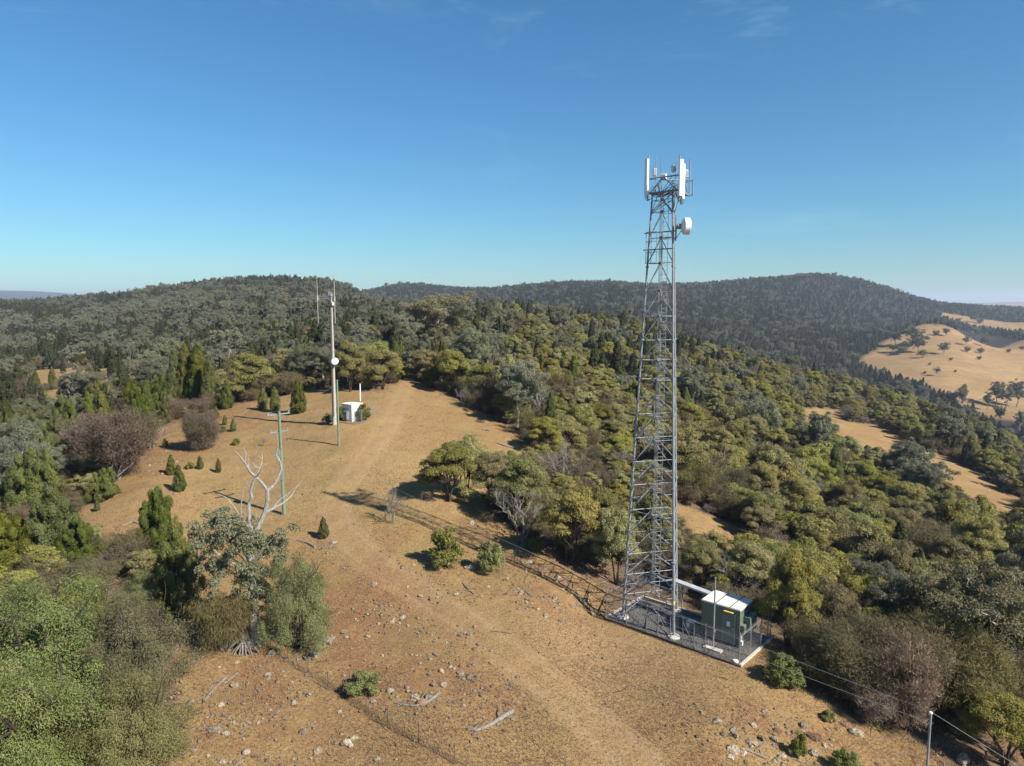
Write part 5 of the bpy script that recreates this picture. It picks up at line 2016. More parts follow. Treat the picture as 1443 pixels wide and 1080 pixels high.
m = MB()
sl([og - V3(0, 0, 0.3), at(358, 862, oY + 0.1), at(354, 805, oY + 0.2), at(353, 760, oY + 0.3), at(352, 738, oY + 0.3)], 0.36, 0.17, m, 5, 12)
for a_ in range(6):      # root flare
    th = a_ * 1.047 + 0.3
    sl([og + V3(0.05 * math.cos(th), 0.05 * math.sin(th), 0.55), og + V3(0.45 * math.cos(th), 0.45 * math.sin(th), 0.08), og + V3(0.9 * math.cos(th), 0.9 * math.sin(th), -0.25)], 0.16, 0.05, m, 3, 6)
sl([at(354, 800, oY + 0.2), at(345, 765, oY - 0.4), at(325, 745, oY - 0.8), at(305, 738, oY - 1.2)], 0.11, 0.03, m)
sl([at(354, 810, oY + 0.2), at(368, 780, oY + 0.9), at(385, 762, oY + 1.2)], 0.10, 0.03, m)
sl([at(356, 835, oY), at(340, 800, oY - 0.8), at(312, 785, oY - 1.3), at(296, 770, oY - 1.5)], 0.09, 0.02, m)
for q in ((300, 745), (322, 732), (345, 752), (290, 775), (318, 790), (350, 790), (375, 770), (388, 755), (362, 830)):
    sl([at(353, 800, oY), at((353 + q[0]) / 2, (795 + q[1]) / 2, oY - 0.5), at(q[0], q[1], oY - 0.7)], 0.05, 0.012, m)
child(m, 'trunk', B_PALE, gum0)
m = MB()
DL = [
    ([(352, 742, .3), (350, 712, .3), (355, 703, .3), (353, 693, .2), (357, 680, .2), (361, 673, .2)], .14, .09),
    ([(353, 765, .3), (366, 738, .6), (373, 723, .7), (377, 707, .7), (377, 692, .6), (370, 682, .4), (361, 673, .2)], .17, .09),
    ([(377, 692, .6), (387, 683, .9), (397, 662, 1.1), (395, 651, 1.1), (389, 641, 1.2), (392, 628, 1.3), (390, 613, 1.3)], .10, .02),
    ([(361, 673, .2), (352, 665, 0), (345, 652, -.2), (336, 641, -.4), (329, 634, -.5)], .10, .015),
    ([(345, 652, -.2), (347, 640, -.1), (343, 632, 0)], .05, .012), ([(352, 664, 0), (349, 652, .2), (351, 643, .3)], .04, .012),
    ([(361, 673, .2), (366, 661, .4), (370, 648, .6), (369, 639, .7)], .07, .015), ([(366, 661, .4), (358, 657, .2), (355, 650, .1), (359, 642, 0), (363, 633, .1), (361, 627, .1)], .05, .012),
    ([(370, 648, .6), (366, 644, .6), (363, 641, .5)], .03, .01), ([(361, 673, .2), (367, 664, -.2), (368, 657, -.4)], .04, .012),
    ([(373, 723, .7), (385, 717, 1.0), (398, 710, 1.3), (411, 699, 1.7), (417, 687, 2.0), (427, 676, 2.2)], .11, .014),
    ([(385, 717, 1.0), (393, 705, 1.4), (405, 697, 1.6), (415, 688, 1.9)], .06, .012), ([(387, 712, 1.1), (384, 702, .8), (386, 690, .7)], .03, .01),
    ([(349, 742, 0), (340, 731, -.3), (330, 715, -.6), (320, 702, -.8), (307, 696, -1)], .09, .014), ([(340, 731, -.3), (339, 715, -.4), (341, 702, -.4), (344, 686, -.3)], .06, .014),
    ([(364, 741, .6), (361, 731, .3), (360, 722, .2), (363, 714, .2)], .04, .012), ([(353, 693, .2), (349, 683, .1), (346, 676, 0)], .04, .012),
    ([(395, 651, 1.1), (390, 646, 1.0), (386, 640, .8)], .03, .01),
]
for pts, r0, r1 in DL:
    sl([at(a, c, oY + e) for a, c, e in pts], r0 * 0.95, r1, m, 4, 7)
child(m, 'dead_limb', B_DEAD, gum0)
m = MB()
g_ = np.random.default_rng(77)
for (x, y, e, r) in ((300, 742, -1.1, .8), (322, 733, -.8, .8), (285, 760, -1.4, .7), (308, 765, -1.3, .9), (338, 752, -.6, .9), (350, 775, -.8, .9), (372, 768, .6, .8), (390, 752, 1.2, .7), (384, 775, .9, .8),
                     (330, 780, -1.0, .9), (300, 785, -1.5, .8), (290, 800, -1.5, .5), (318, 805, -1.2, .7), (345, 805, -.9, .8), (368, 800, .2, .8), (362, 830, .1, .6), (360, 850, -.1, .42), (346, 740, .4, .6), (310, 728, -.6, .6), (392, 770, 1.4, .7), (335, 765, .8, .9), (320, 750, .9, .8),
                     (352, 828, -.6, .6), (378, 822, .5, .7), (390, 800, .9, .7), (340, 832, -1.0, .6), (300, 815, -1.4, .6), (284, 785, -1.6, .6), (395, 830, .8, .6), (372, 850, .3, .5)):
    for _ in range(5):
        c = at(x + 12 * g_.normal(), y + 11 * g_.normal(), oY + e + 0.5 * g_.normal())
        clump(m, c, r * (0.45 + 0.35 * g_.random()), int(330 * r), 0.15, 0.075, g_, 0.14 * g_.normal(), 0, 0.8, 0.3, (0, 0, -0.5), 0.3, -0.7, 0.8)
child(m, 'crown', F_EUC, gum0)
PLACED.append((og[0], og[1], 3.0))

# fallen root plate by the gum foot
m = MB()
rp = spot(345, 917)
g_ = np.random.default_rng(21)
for k in range(13):
    th = -2.6 + 2.3 * k / 12 + 0.2 * g_.normal()
    a = rp + V3(0.1 * g_.normal(), 0.1 * g_.normal(), 0.75 + 0.2 * g_.random())
    c = a + V3(0.75 * math.cos(th), 0.45 * math.sin(th), -0.45)
    e = a + V3(1.25 * math.cos(th), 0.75 * math.sin(th), -0.95 - 0.1 * g_.random())
    sl([a, c, e], 0.10, 0.025, m, 3, 6)
m.lathe([(0.0, 0.1), (0.30, 0.2), (0.34, 0.7), (0.26, 1.0), (0.0, 1.05)], rp, seg=9)
tag(m.build('tree_stump', B_LOG), 'pale splayed stump roots beside the old gum trunk', 'stump')


# ---- fallen logs
def log(pts, r0, r1, label, twigs=2, seed=1, lift=0.7):
    g = np.random.default_rng(seed)
    ps = []
    n = len(pts)
    for i, (a, c) in enumerate(pts):
        q = spot(a, c)
        r = r0 + (r1 - r0) * i / (n - 1)
        ps.append(q + V3(0, 0, r * lift))
    m = MB()
    p = np.array(ps)
    t = np.arange(n)
    tt = np.linspace(0, n - 1, (n - 1) * 5 + 1)
    q = np.column_stack([np.interp(tt, t, p[:, i]) for i in range(3)])
    q[1:-1] = (q[:-2] + 2 * q[1:-1] + q[2:]) / 4
    rr = np.linspace(r0, r1, len(q)) * (1 + 0.13 * g.normal(size=len(q)))
    m.tube(q, rr, 9)
    for _ in range(twigs):
        i = int(g.integers(2, len(q) - 2))
        e = q[i] + V3(g.normal() * 0.5, g.normal() * 0.5, 0.12 + 0.2 * g.random())
        m.tube([q[i], (q[i] + e) / 2 + V3(0, 0, 0.05), e], [rr[i] * 0.4, rr[i] * 0.3, 0.012], 5)
    tag(m.build('fallen_log', B_LOG), label, 'log')


log([(658, 1028), (672, 1031), (690, 1024), (706, 1014), (722, 1005)], 0.06, 0.15, 'thick bleached fallen log lying in the straw at the bottom, right of the fence line', 3, 1)
log([(556, 991), (572, 995), (588, 996), (606, 989), (619, 978)], 0.045, 0.10, 'crooked bleached fallen log beside the old fence, left of the thick log', 4, 2)
log([(288, 988), (302, 972), (318, 956)], 0.05, 0.07, 'grey stick lying on the reddish soil, left one of two below the gum', 1, 3)
log([(316, 964), (326, 957), (334, 949)], 0.04, 0.05, 'short pale stick lying on the reddish soil, right one of two below the gum', 0, 4)
log([(700, 625), (714, 630), (729, 633)], 0.10, 0.13, 'long grey log lying on the upper straw slope behind the middle group', 1, 5)
log([(680, 606), (690, 608)], 0.10, 0.12, 'short pale log lying high on the upper straw slope', 2, 6)
log([(444, 774), (458, 773), (474, 771)], 0.05, 0.08, 'pale log lying near the lone bright pine by the track', 2, 7)
log([(418, 762), (432, 765), (444, 772)], 0.06, 0.09, 'dark grey log lying left of the lone bright pine', 4, 8)
log([(430, 893), (445, 899), (456, 904), (458, 912)], 0.05, 0.08, 'dark curved branch lying beside two dark burnt patches below the fresh green tree', 3, 9)
log([(1400, 960), (1420, 968), (1443, 976), (1470, 985)], 0.16, 0.24, 'thick grey fallen trunk at the right picture edge under the huge gum', 3, 10, 3.0)
log([(1360, 975), (1382, 966), (1402, 962)], 0.06, 0.10, 'pale fallen bough beside the fallen trunk at the right edge', 3, 11, 3.0)
log([(1048, 1056), (1062, 1062), (1080, 1070)], 0.05, 0.07, 'thin grey branch lying on the stony ground at the bottom right', 2, 12)
log([(652, 822), (660, 832), (668, 838)], 0.05, 0.06, 'short dark branch in the grass below the bright green shrubs', 2, 13)
log([(722, 835), (738, 832), (750, 842)], 0.03, 0.03, 'heap of grey twigs lying in the straw below the black trunked tree', 9, 14)
log([(172, 742), (186, 736), (196, 738)], 0.06, 0.09, 'pale dead bough on the clearing edge behind the pine pair', 3, 15)

# ---- stones
def stone_mat(name, a, c, lichen):
    m, nt, out = mat(name)
    tcn = N(nt, 'ShaderNodeTexCoord')
    oi = N(nt, 'ShaderNodeObjectInfo')
    mp2 = N(nt, 'ShaderNodeMapping')
    L(nt, tcn.outputs['Object'], mp2.inputs['Vector'])
    L(nt, oi.outputs['Random'], mp2.inputs['Location'])
    n1 = noise(nt, 5, 6, 0.65, mp2.outputs[0])
    n2 = noise(nt, 3.2, 5, 0.7, mp2.outputs[0], 0.5)
    col = ramp(nt, n1.outputs[0], [(0.3, a), (0.7, c)]).outputs[0]
    col = mix(nt, ramp(nt, n2.outputs[0], [(0.49, (0, 0, 0)), (0.56, (1, 1, 1))]).outputs[0], col, lichen)
    hs = N(nt, 'ShaderNodeHueSaturation')
    L(nt, col, hs.inputs['Color'])
    L(nt, math_n(nt, 'ADD', 0.65, math_n(nt, 'MULTIPLY', oi.outputs['Random'], 0.7)), hs.inputs['Value'])
    p = N(nt, 'ShaderNodeBsdfPrincipled')
    p.inputs['Roughness'].default_value = 0.9
    p.inputs['Specular IOR Level'].default_value = 0.1
    L(nt, hs.outputs[0], p.inputs['Base Color'])
    bp = N(nt, 'ShaderNodeBump')
    bp.inputs['Strength'].default_value = 0.7
    bp.inputs['Distance'].default_value = 0.05
    L(nt, n1.outputs[0], bp.inputs['Height'])
    L(nt, bp.outputs[0], p.inputs['Normal'])
    L(nt, p.outputs[0], out.inputs[0])
    return m


M_STONE = stone_mat('grey_stone', (0.10, 0.075, 0.055), (0.24, 0.185, 0.135), (0.30, 0.27, 0.195))
M_RED = stone_mat('rusty_stone', (0.10, 0.055, 0.035), (0.27, 0.15, 0.09), (0.22, 0.14, 0.10))


def ico(sub):
    t = (1 + 5 ** 0.5) / 2
    v = [(-1, t, 0), (1, t, 0), (-1, -t, 0), (1, -t, 0), (0, -1, t), (0, 1, t), (0, -1, -t), (0, 1, -t), (t, 0, -1), (t, 0, 1), (-t, 0, -1), (-t, 0, 1)]
    f = [(0, 11, 5), (0, 5, 1), (0, 1, 7), (0, 7, 10), (0, 10, 11), (1, 5, 9), (5, 11, 4), (11, 10, 2), (10, 7, 6), (7, 1, 8), (3, 9, 4), (3, 4, 2), (3, 2, 6), (3, 6, 8), (3, 8, 9), (4, 9, 5), (2, 4, 11), (6, 2, 10), (8, 6, 7), (9, 8, 1)]
    v = [np.array(q, float) / np.linalg.norm(q) for q in v]
    for _ in range(sub):
        c, nf = {}, []

        def md(a, e):
            k = (min(a, e), max(a, e))
            if k not in c:
                q = v[a] + v[e]
                v.append(q / np.linalg.norm(q))
                c[k] = len(v) - 1
            return c[k]
        for a, e, d in f:
            x, y, z = md(a, e), md(e, d), md(d, a)
            nf += [(a, x, z), (e, y, x), (d, z, y), (x, y, z)]
        f = nf
    return np.array(v), np.array(f)


ICO_V, ICO_F = ico(2)
ICO1_V, ICO1_F = ico(1)


def stone_shape(seed, V=ICO_V):
    g = np.random.default_rng(seed)
    p = V.copy()
    for _ in range(9):         # planes knock the ball into a broken stone
        n = unit(g.normal(size=3))
        h = 0.55 + 0.3 * g.random()
        d = p @ n
        p = p - np.maximum(d - h, 0)[:, None] * n * 0.92
    p = p * np.array([1.0, 0.6 + 0.4 * g.random(), 0.45 + 0.3 * g.random()])
    return p + 0.035 * g.normal(size=p.shape)


STONES = []
for i in range(8):
    b_ = MB()
    b_.tris(stone_shape(900 + i), ICO_F)
    STONES.append(b_.mesh('stone_shape', [M_STONE]))
RSTONES = []
for i in range(3):
    me_ = STONES[i].copy()
    me_.materials.clear()
    me_.materials.append(M_RED)
    RSTONES.append(me_)
ORD = 'first second third fourth fifth sixth seventh eighth ninth tenth eleventh twelfth thirteenth fourteenth fifteenth sixteenth seventeenth eighteenth nineteenth twentieth'.split()
ORD += ['twenty-' + o for o in ORD[:9]] + ['thirtieth'] + ['thirty-' + o for o in ORD[:9]] + ['fortieth'] + ['forty-' + o for o in ORD[:9]] + ['fiftieth'] + ['fifty-' + o for o in ORD[:9]]


def put_stone(p, s, label, group=None, red=False):
    ms = RSTONES if red else STONES
    o = link_mesh('stone', ms[int(RNG.integers(0, len(ms)))])
    o.location = (p[0], p[1], p[2] + s * 0.10)
    o.rotation_euler = (RNG.normal() * 0.25, RNG.normal() * 0.25, RNG.random() * 6.283)
    o.scale = (s, s * (0.8 + 0.4 * RNG.random()), s * (0.75 + 0.4 * RNG.random()))
    tag(o, label, 'stone', group)


for px, py, s, lab, red in ((1144, 1040, 0.62, 'largest rusty brown boulder between the two bright green tufts at bottom right', True), (1189, 1022, 0.42, 'rusty brown flat boulder below the withered bush', True),
                            (1206, 1034, 0.5, 'grey rounded boulder right of the rusty flat boulder', False), (676, 802, 0.5, 'rusty topped boulder between the two bright green shrubs', True),
                            (664, 800, 0.62, 'dark boulder hard against the larger bright green shrub', False), (664, 739, 0.4, 'dark rounded boulder above the bright green shrubs, below the middle group', False),
                            (440, 925, 0.6, 'dark flat rock flush with red soil, right of the old gum', False), (462, 905, 0.55, 'upper dark flat rock flush with red soil, by the curved branch', False),
                            (595, 991, 0.34, 'brown stump like stone at the end of the crooked log', True), (1355, 1072, 0.7, 'dark boulder in the shade at the bottom right corner', False),
                            (382, 922, 0.34, 'dark boulder at the foot of the old gum', False), (470, 765, 0.4, 'pale stone under the log by the lone bright pine', False)):
    put_stone(spot(px, py), s, lab, None, red)

# many more, strewn over the stony places: the larger as single stones, the small ones together as rubble
AREAS = [  # photo polygon, how many, size range, words
    ([(480, 800), (560, 800), (640, 850), (690, 900), (560, 905), (470, 870)], 60, (0.12, 0.36), 'above the old fence'),
    ([(470, 880), (560, 905), (700, 905), (735, 990), (640, 1000), (540, 975)], 64, (0.12, 0.36), 'between crooked log and track'),
    ([(300, 930), (400, 940), (480, 990), (560, 1040), (600, 1078), (270, 1078)], 62, (0.12, 0.38), 'below the old fence'),
    ([(730, 800), (800, 835), (790, 890), (730, 860), (690, 830)], 34, (0.14, 0.34), 'in the straw left of the compound'),
    ([(700, 770), (770, 800), (850, 858), (835, 868), (760, 825)], 34, (0.16, 0.44), 'along the low post fence'),
    ([(1000, 1010), (1090, 1000), (1180, 1035), (1240, 1078), (1010, 1078)], 50, (0.14, 0.42), 'in the stony corner below the compound'),
    ([(195, 650), (240, 605), (300, 585), (420, 582), (340, 600), (270, 640), (220, 680)], 44, (0.14, 0.34), 'on the stony upper left slope'),
    ([(520, 770), (620, 800), (700, 830), (640, 850), (540, 800)], 26, (0.14, 0.34), 'below the bright green shrubs'),
]


def in_poly_samples(poly_px, n, g):
    pts = np.array(poly_px, float)
    lo, hi = pts.min(0), pts.max(0)
    out = []
    while len(out) < n:
        q = lo + (hi - lo) * g.random(2)
        if poly_sd(q[:1], q[1:], pts)[0] < 0:
            if vnoise(q[0] / 26, q[1] / 18, 5) + 0.5 * g.random() > -0.1:
                out.append(q)
    return out


g_ = np.random.default_rng(31)
for pol, n, (s0, s1), words_ in AREAS:
    qs = in_poly_samples(pol, int(n * 0.76), g_)
    rows = []
    for q in qs:
        s = (s0 + (s1 - s0) * g_.random() ** 2.6) * 0.9
        rows.append((q[0], q[1], s, 'large' if s > 0.9 * (s0 + 0.4 * (s1 - s0)) else 'small'))
    for size in ('large', 'small'):
        sel = sorted([r for r in rows if r[3] == size])
        for i, (x, y, s, _) in enumerate(sel):
            put_stone(spot(x, y), s, f'{ORD[i]} {size} stone from the left {words_}', f'{size} stones {words_}', g_.random() < 0.15)
# ------------------------------------------------------------------ the woods
def scatter():
    g = np.random.default_rng(404)
    X, Y = [], []
    # jittered cells whose size grows with distance
    for d0, d1, s in ((42, 130, 3.1), (130, 260, 3.7), (260, 450, 4.8), (450, 800, 5.8), (800, 1300, 7.0), (1300, 2600, 8.5)):
        n = int(d1 / s) + 1
        gx, gy = np.meshgrid(np.arange(-n, n), np.arange(0, n))
        x = (gx.ravel() + 0.5 + 0.8 * (g.random(gx.size) - 0.5)) * s
        y = (gy.ravel() + 0.5 + 0.8 * (g.random(gy.size) - 0.5)) * s
        d = np.hypot(x, y)
        az = np.degrees(np.arctan2(x, y))
        k = (d >= d0) & (d < d1) & (np.abs(az) < (46 if d1 < 500 else 45))
        X.append(x[k])
        Y.append(y[k])
    x, y = np.concatenate(X), np.concatenate(Y)
    d = np.hypot(x, y)
    z = height(x, y)
    px, py, dep = project(x, y, z)
    # hidden ground far behind a crest is left bare
    tt = (G_Z - CZ) / G_D[:, None]
    run = np.maximum.accumulate(tt, 0)
    i = np.clip(np.searchsorted(G_D, d) - 1, 0, len(G_D) - 1)
    j = np.clip(np.searchsorted(G_AZ, np.arctan2(x, y)), 0, len(G_AZ) - 1)
    vis = (z + 8.5 - CZ) / d > run[i, j] - 0.006
    co = clear_sd(x, y)
    op = co.copy()
    for p in PATCHES:
        op = np.minimum(op, poly_sd(x, y, p) + 3 * fbm(x / 12, y / 12, 78))
    pk = paddock_sd(x, y)
    n1 = fbm(x / 38, y / 38, 91)
    n2 = fbm(x / 90, y / 90, 92)
    n3 = fbm(x / 16, y / 16, 93)
    right = sstep(-20, 6, x - 0.02 * y)        # the wattle flank lies right of the ridge line
    near = 1 - sstep(330, 430, d)
    dens = 0.90 - 0.22 * sstep(0.1, 0.6, n3) * near
    left_open = (1 - right) * (1 - sstep(200, 380, d))
    dens = dens - left_open * (0.12 + 0.3 * sstep(-0.1, 0.4, n1))
    dens = np.where(d < 75, dens * 0.75, dens)
    dens = np.where(d > 450, 0.93, dens)
    ok = vis & (op > 1.2) & (pk > 2) & (g.random(len(x)) < dens) & (comp_dist(x, y) > 2.5)
    # a few stray trees on the open patches
    ok |= vis & (op < 1.2) & (co > 2) & (g.random(len(x)) < 0.05)
    # crowns must not wall off the open patches from the ridge: the photo shows bare straw there
    hp_ = py - 5.5 * FPX / dep * 0.6
    for pp_, q_ in ((PATCH_PX[0], .72), (PATCH_PX[1], .8), (PATCH_PX[2], .5), (PATCH_PX[3], .7), (PAD_PX, .95)):
        for yy_ in (hp_, py - 5.5 * FPX / dep * 0.15, py - 5.5 * FPX / dep * 0.95):
            ok &= ~((poly_sd(px, yy_, pp_) < 0) & (g.random(len(x)) < q_))
    # keep clear of what stands already
    for (a, c, r) in PLACED:
        ok &= np.hypot(x - a, y - c) > max(1.3, r * 0.72)
    for a, c in ((13.5, 47.5), (16, 48)):
        ok &= np.hypot(x - a, y - c) > 6
    ok &= ~((d < 90) & (px > 560) & (px < 960)) & ~((d < 98) & (px < 240)) & ~((d < 150) & (px > 215) & (px < 365))
    # nothing in front of the bottom left thicket or over the mast and hut
    ok &= ~((d < 62) & (px < 330) & (py > 800)) & ~((d < 60) & (px > 1080) & (py > 930))
    x, y, z, d, px, py, dep, right, near, n1, n2, n3 = [q[ok] for q in (x, y, z, d, px, py, dep, right, near, n1, n2, n3)]
    w = np.zeros((len(x), 6))     # wattle gum cyp cypw oak/brown bare
    wr = right * near
    pine_belt = seg_fill(np.hypot((px - 915) / 90, (py - 520) / 55), 1.0) * near
    w[:, 0] = wr * (1.25 + 0.6 * n1) + (1 - right) * near * 0.22 * sstep(0, .4, n2 + .2)
    w[:, 1] = wr * (0.05 + 0.5 * sstep(0.16, 0.5, n2)) * sstep(90, 170, d) + (1 - right) * near * (0.22 + 0.5 * n1) + (1 - near) * (0.34 + 0.75 * n1)
    w[:, 2] = wr * 0.05 + (1 - right) * near * 0.5 + (1 - near) * (0.62 - 0.5 * n1) + 1.5 * pine_belt
    w[:, 3] = wr * 0.02 + (1 - right) * near * 0.24 + (1 - near) * (0.42 - 0.3 * n1)
    w[:, 4] = wr * (0.30 - 0.25 * n3) + (1 - right) * near * (0.42 - 0.3 * n1) + (1 - near) * 0.06
    w[:, 5] = wr * 0.12 + (1 - right) * near * 0.10 + (1 - near) * 0.02
    vf = sstep(650, 900, d)
    w[:, 1] *= 1 - 0.45 * vf
    w[:, 2:4] *= (1 + 0.5 * vf)[:, None]
    w = np.maximum(w, 0.005)
    c = np.cumsum(w / w.sum(1)[:, None], 1)
    kd = (g.random(len(x))[:, None] > c).sum(1)
    return x, y, z, d, px, py, dep, kd, g


SX, SY, SZ, SDD, SPX, SPY, SDEP, SK, g_ = scatter()
KEYS = ['wattle', 'gum', 'cyp', 'cypw', 'oak', 'bare']
H0 = np.array([4.9, 7.4, 6.2, 6.4, 3.8, 3.9])
W0 = np.array([4.7, 6.2, 2.8, 3.9, 4.4, 3.7])
r_ = g_.normal(size=len(SX))
LF = np.where((SX < -15) & (SDD < 420), 0.84, 1.0)
SH_ = LF * H0[SK] * np.clip(1 + 0.27 * r_, 0.45, 1.7)
SW_ = LF * W0[SK] * np.clip(1 + 0.20 * r_ + 0.12 * g_.normal(size=len(SX)), 0.5, 1.6)
far_k = SDD > 420
SH_ = np.where(far_k & (SK != 0), SH_ * 1.12, SH_)
SW_ = np.where(far_k & (SK != 0), SW_ * 1.22, SW_)

# how much of each tree shows: near ones painted first into a coarse picture
buf = np.zeros((270, 361), bool)
vis_a = np.zeros(len(SX))
# plants placed by hand cover what is behind them
HB = sorted([(project(a, c, hz(a, c)), r) for a, c, r in PLACED], key=lambda q: q[0][2])
allv = [(q[0][2], -1, q[0][0], q[0][1], q[1] * FPX / q[0][2], q[1] * 1.7 * FPX / q[0][2]) for q in HB]
allv += [(SDEP[i], i, SPX[i], SPY[i], SW_[i] / 2 * FPX / SDEP[i], SH_[i] * FPX / SDEP[i]) for i in np.nonzero(SDD < 520)[0]]
allv.sort(key=lambda q: q[0])
for dep, i, x, y, rw, hh in allv:
    cx, cy_, rx, ry = x / 4, (y - hh * 0.55) / 4, max(0.6, rw / 4 * 0.9), max(0.6, hh / 4 * 0.48)
    x0, x1, y0, y1 = int(max(0, cx - rx)), int(min(360, cx + rx)) + 1, int(max(0, cy_ - ry)), int(min(269, cy_ + ry)) + 1
    if x1 <= x0 or y1 <= y0:
        continue
    yy, xx = np.mgrid[y0:y1, x0:x1]
    e = ((xx - cx) / rx) ** 2 + ((yy - cy_) / ry) ** 2 <= 1
    s = buf[y0:y1, x0:x1]
    if i >= 0:
        vis_a[i] = (e & ~s).sum() / max(1, e.sum()) * (rw * hh) if e.any() and (e & ~s).sum() / e.sum() > 0.3 else 0
    s |= e

NOUN = {'wattle': 'olive wattles', 'gum': 'grey green gums', 'cyp': 'slim dark pines', 'cypw': 'broad dark pines', 'oak': 'brownish sheoaks', 'bare': 'leafless grey trees'}
QUOTA = {'wattle': 225, 'gum': 270, 'cyp': 130, 'cypw': 110, 'oak': 240, 'bare': 60}
single = np.zeros(len(SX), bool)
for k, key in enumerate(KEYS):
    c = np.nonzero((SK == k) & (vis_a > 0) & (SPX > 0) & (SPX < 1443) & (SPY < 1100))[0]
    c = c[np.argsort(-vis_a[c])][:QUOTA[key]]
    single[c] = True


def zone(px, py, d):
    if px > 640:
        side = ('left of the tower' if px < 860 else 'behind the tower' if px < 965 else 'right of the tower' if px < 1120 else 'far right of the tower' if px < 1290 else 'near the right picture edge')
        row = ('skyline rows' if d > 330 else 'high rows' if d > 230 else 'upper rows' if d > 175 else 'middle rows' if d > 130 else 'lower rows' if d > 92 else 'nearest rows')
    else:
        side = ('by the left picture edge' if px < 110 else 'left of the pine row' if px < 235 else 'above the pine row' if px < 360 else 'left of the mast' if px < 468 else 'right of the mast' if px < 560 else 'above the track end')
        row = ('on the far rise' if d > 400 else 'well back' if d > 300 else 'behind' if d > 220 else 'middle rows' if d > 165 else 'near rows' if d > 110 else 'front rows')
    return f'{row} {side}'


zs = {}
for i in np.nonzero(single)[0]:
    zs.setdefault((KEYS[SK[i]], zone(SPX[i], SPY[i], SDD[i])), []).append(i)
LAB = {}
for (key, zn), ids in zs.items():
    ids.sort(key=lambda q: SPX[q])
    for n, i in enumerate(ids):
        one = NOUN[key][:-1]
        LAB[i] = (f'{ORD[n]} {one} from left, {zn}' if len(ids) > 1 else f'the only {one} {zn}', f'{NOUN[key]} {zn}')
farby = {}
for q in FAR:
    farby.setdefault(q[0], []).append(q)
SUB = {'oak': ['oak', 'brownvase']}
for i in np.nonzero(single)[0]:
    key = KEYS[SK[i]]
    lab, grp = LAB[i]
    if SDD[i] < 150:
        k2 = key
        if key == 'oak' and g_.random() < 0.35:
            k2 = 'brownvase'
        if key == 'bare' and g_.random() < 0.4:
            k2 = 'dead'
        o = plant(k2, (SX[i], SY[i], SZ[i]), SH_[i], SW_[i], lab, grp)
    else:
        fk = 'brown' if key == 'oak' and g_.random() < 0.35 else key
        q = farby[fk][int(g_.integers(0, len(farby[fk])))]
        o = link_mesh(KINDS[key][0], q[1])
        o.location = (SX[i], SY[i], SZ[i])
        o.rotation_euler = (0, 0, g_.random() * 6.283)
        o.scale = (SW_[i] / q[3], SW_[i] / q[3], SH_[i] / q[2])
        tag(o, lab, KINDS[key][1], grp)

# trees dotted over the far paddock
g2 = np.random.default_rng(8)
PADS = [(1286, 488, 22, 30), (1294, 497, 18, 24), (1276, 497, 12, 22), (1262, 487, 16, 20), (1270, 500, 9, 20), (1258, 497, 9, 18), (1300, 505, 9, 16), (1284, 462, 6, 8), (1333, 474, 9, 13), (1319, 473, 6, 9), (1330, 500, 13, 16), (1361, 487, 10, 12),
        (1388, 489, 11, 14), (1363, 496, 6, 8), (1382, 498, 6, 8), (1376, 473, 8, 11), (1320, 530, 10, 11), (1329, 460, 10, 8), (1359, 553, 9, 8), (1356, 579, 26, 15), (1391, 578, 20, 14), (1403, 572, 26, 26), (1418, 576, 22, 22), (1432, 574, 28, 28),
        (1408, 598, 20, 15), (1436, 612, 26, 16), (1427, 560, 15, 18), (1380, 507, 4, 6), (1340, 508, 3, 5), (1421, 497, 4, 6), (1372, 455, 8, 12), (1381, 456, 6, 10), (1440, 493, 4, 7), (1310, 515, 3, 4), (1303, 527, 3, 5), (1346, 525, 3, 4)]
PADS.sort()
for n, (px, py, hh, ww) in enumerate(PADS):
    p = spot(px, py)
    dep = project(*p)[2]
    q = (farby['gum'] + farby['wattle'])[int(g2.integers(0, 8))] if hh > 7 else farby['oak'][n % 2]
    nm = {'gum': 'eucalyptus_tree', 'wattle': 'wattle_tree', 'oak': 'sheoak_tree'}[q[0]]
    o = link_mesh(nm, q[1])
    o.location = p
    o.rotation_euler = (0, 0, g2.random() * 6.283)
    o.scale = (ww * dep / FPX / q[3],) * 2 + (1.3 * hh * dep / FPX / q[2],)
    tag(o, f'{ORD[n]} from the left of the trees dotted over the golden valley paddock', 'tree', 'trees dotted over the golden valley paddock')

# the rest of the woods, which nobody could count: one object of instanced trees
rest = np.nonzero(~single)[0]
pcol = bpy.data.collections.new('woodland_kinds')
names = {}
for n, q in enumerate(FAR):
    o = bpy.data.objects.new(f'woodland_{n:02d}', q[1])
    pcol.objects.link(o)
    names.setdefault(q[0], []).append(n)
idx = np.zeros(len(rest), np.int32)
scl = np.zeros((len(rest), 3), np.float32)
rot = np.zeros((len(rest), 3), np.float32)
for n, i in enumerate(rest):
    key = KEYS[SK[i]]
    if key == 'oak' and g_.random() < 0.35:
        key = 'brown'
    j = names[key][int(g_.integers(0, len(names[key])))]
    idx[n] = j
    scl[n] = (SW_[i] / FAR[j][3], SW_[i] / FAR[j][3], SH_[i] / FAR[j][2])
    rot[n, 2] = g_.random() * 6.283
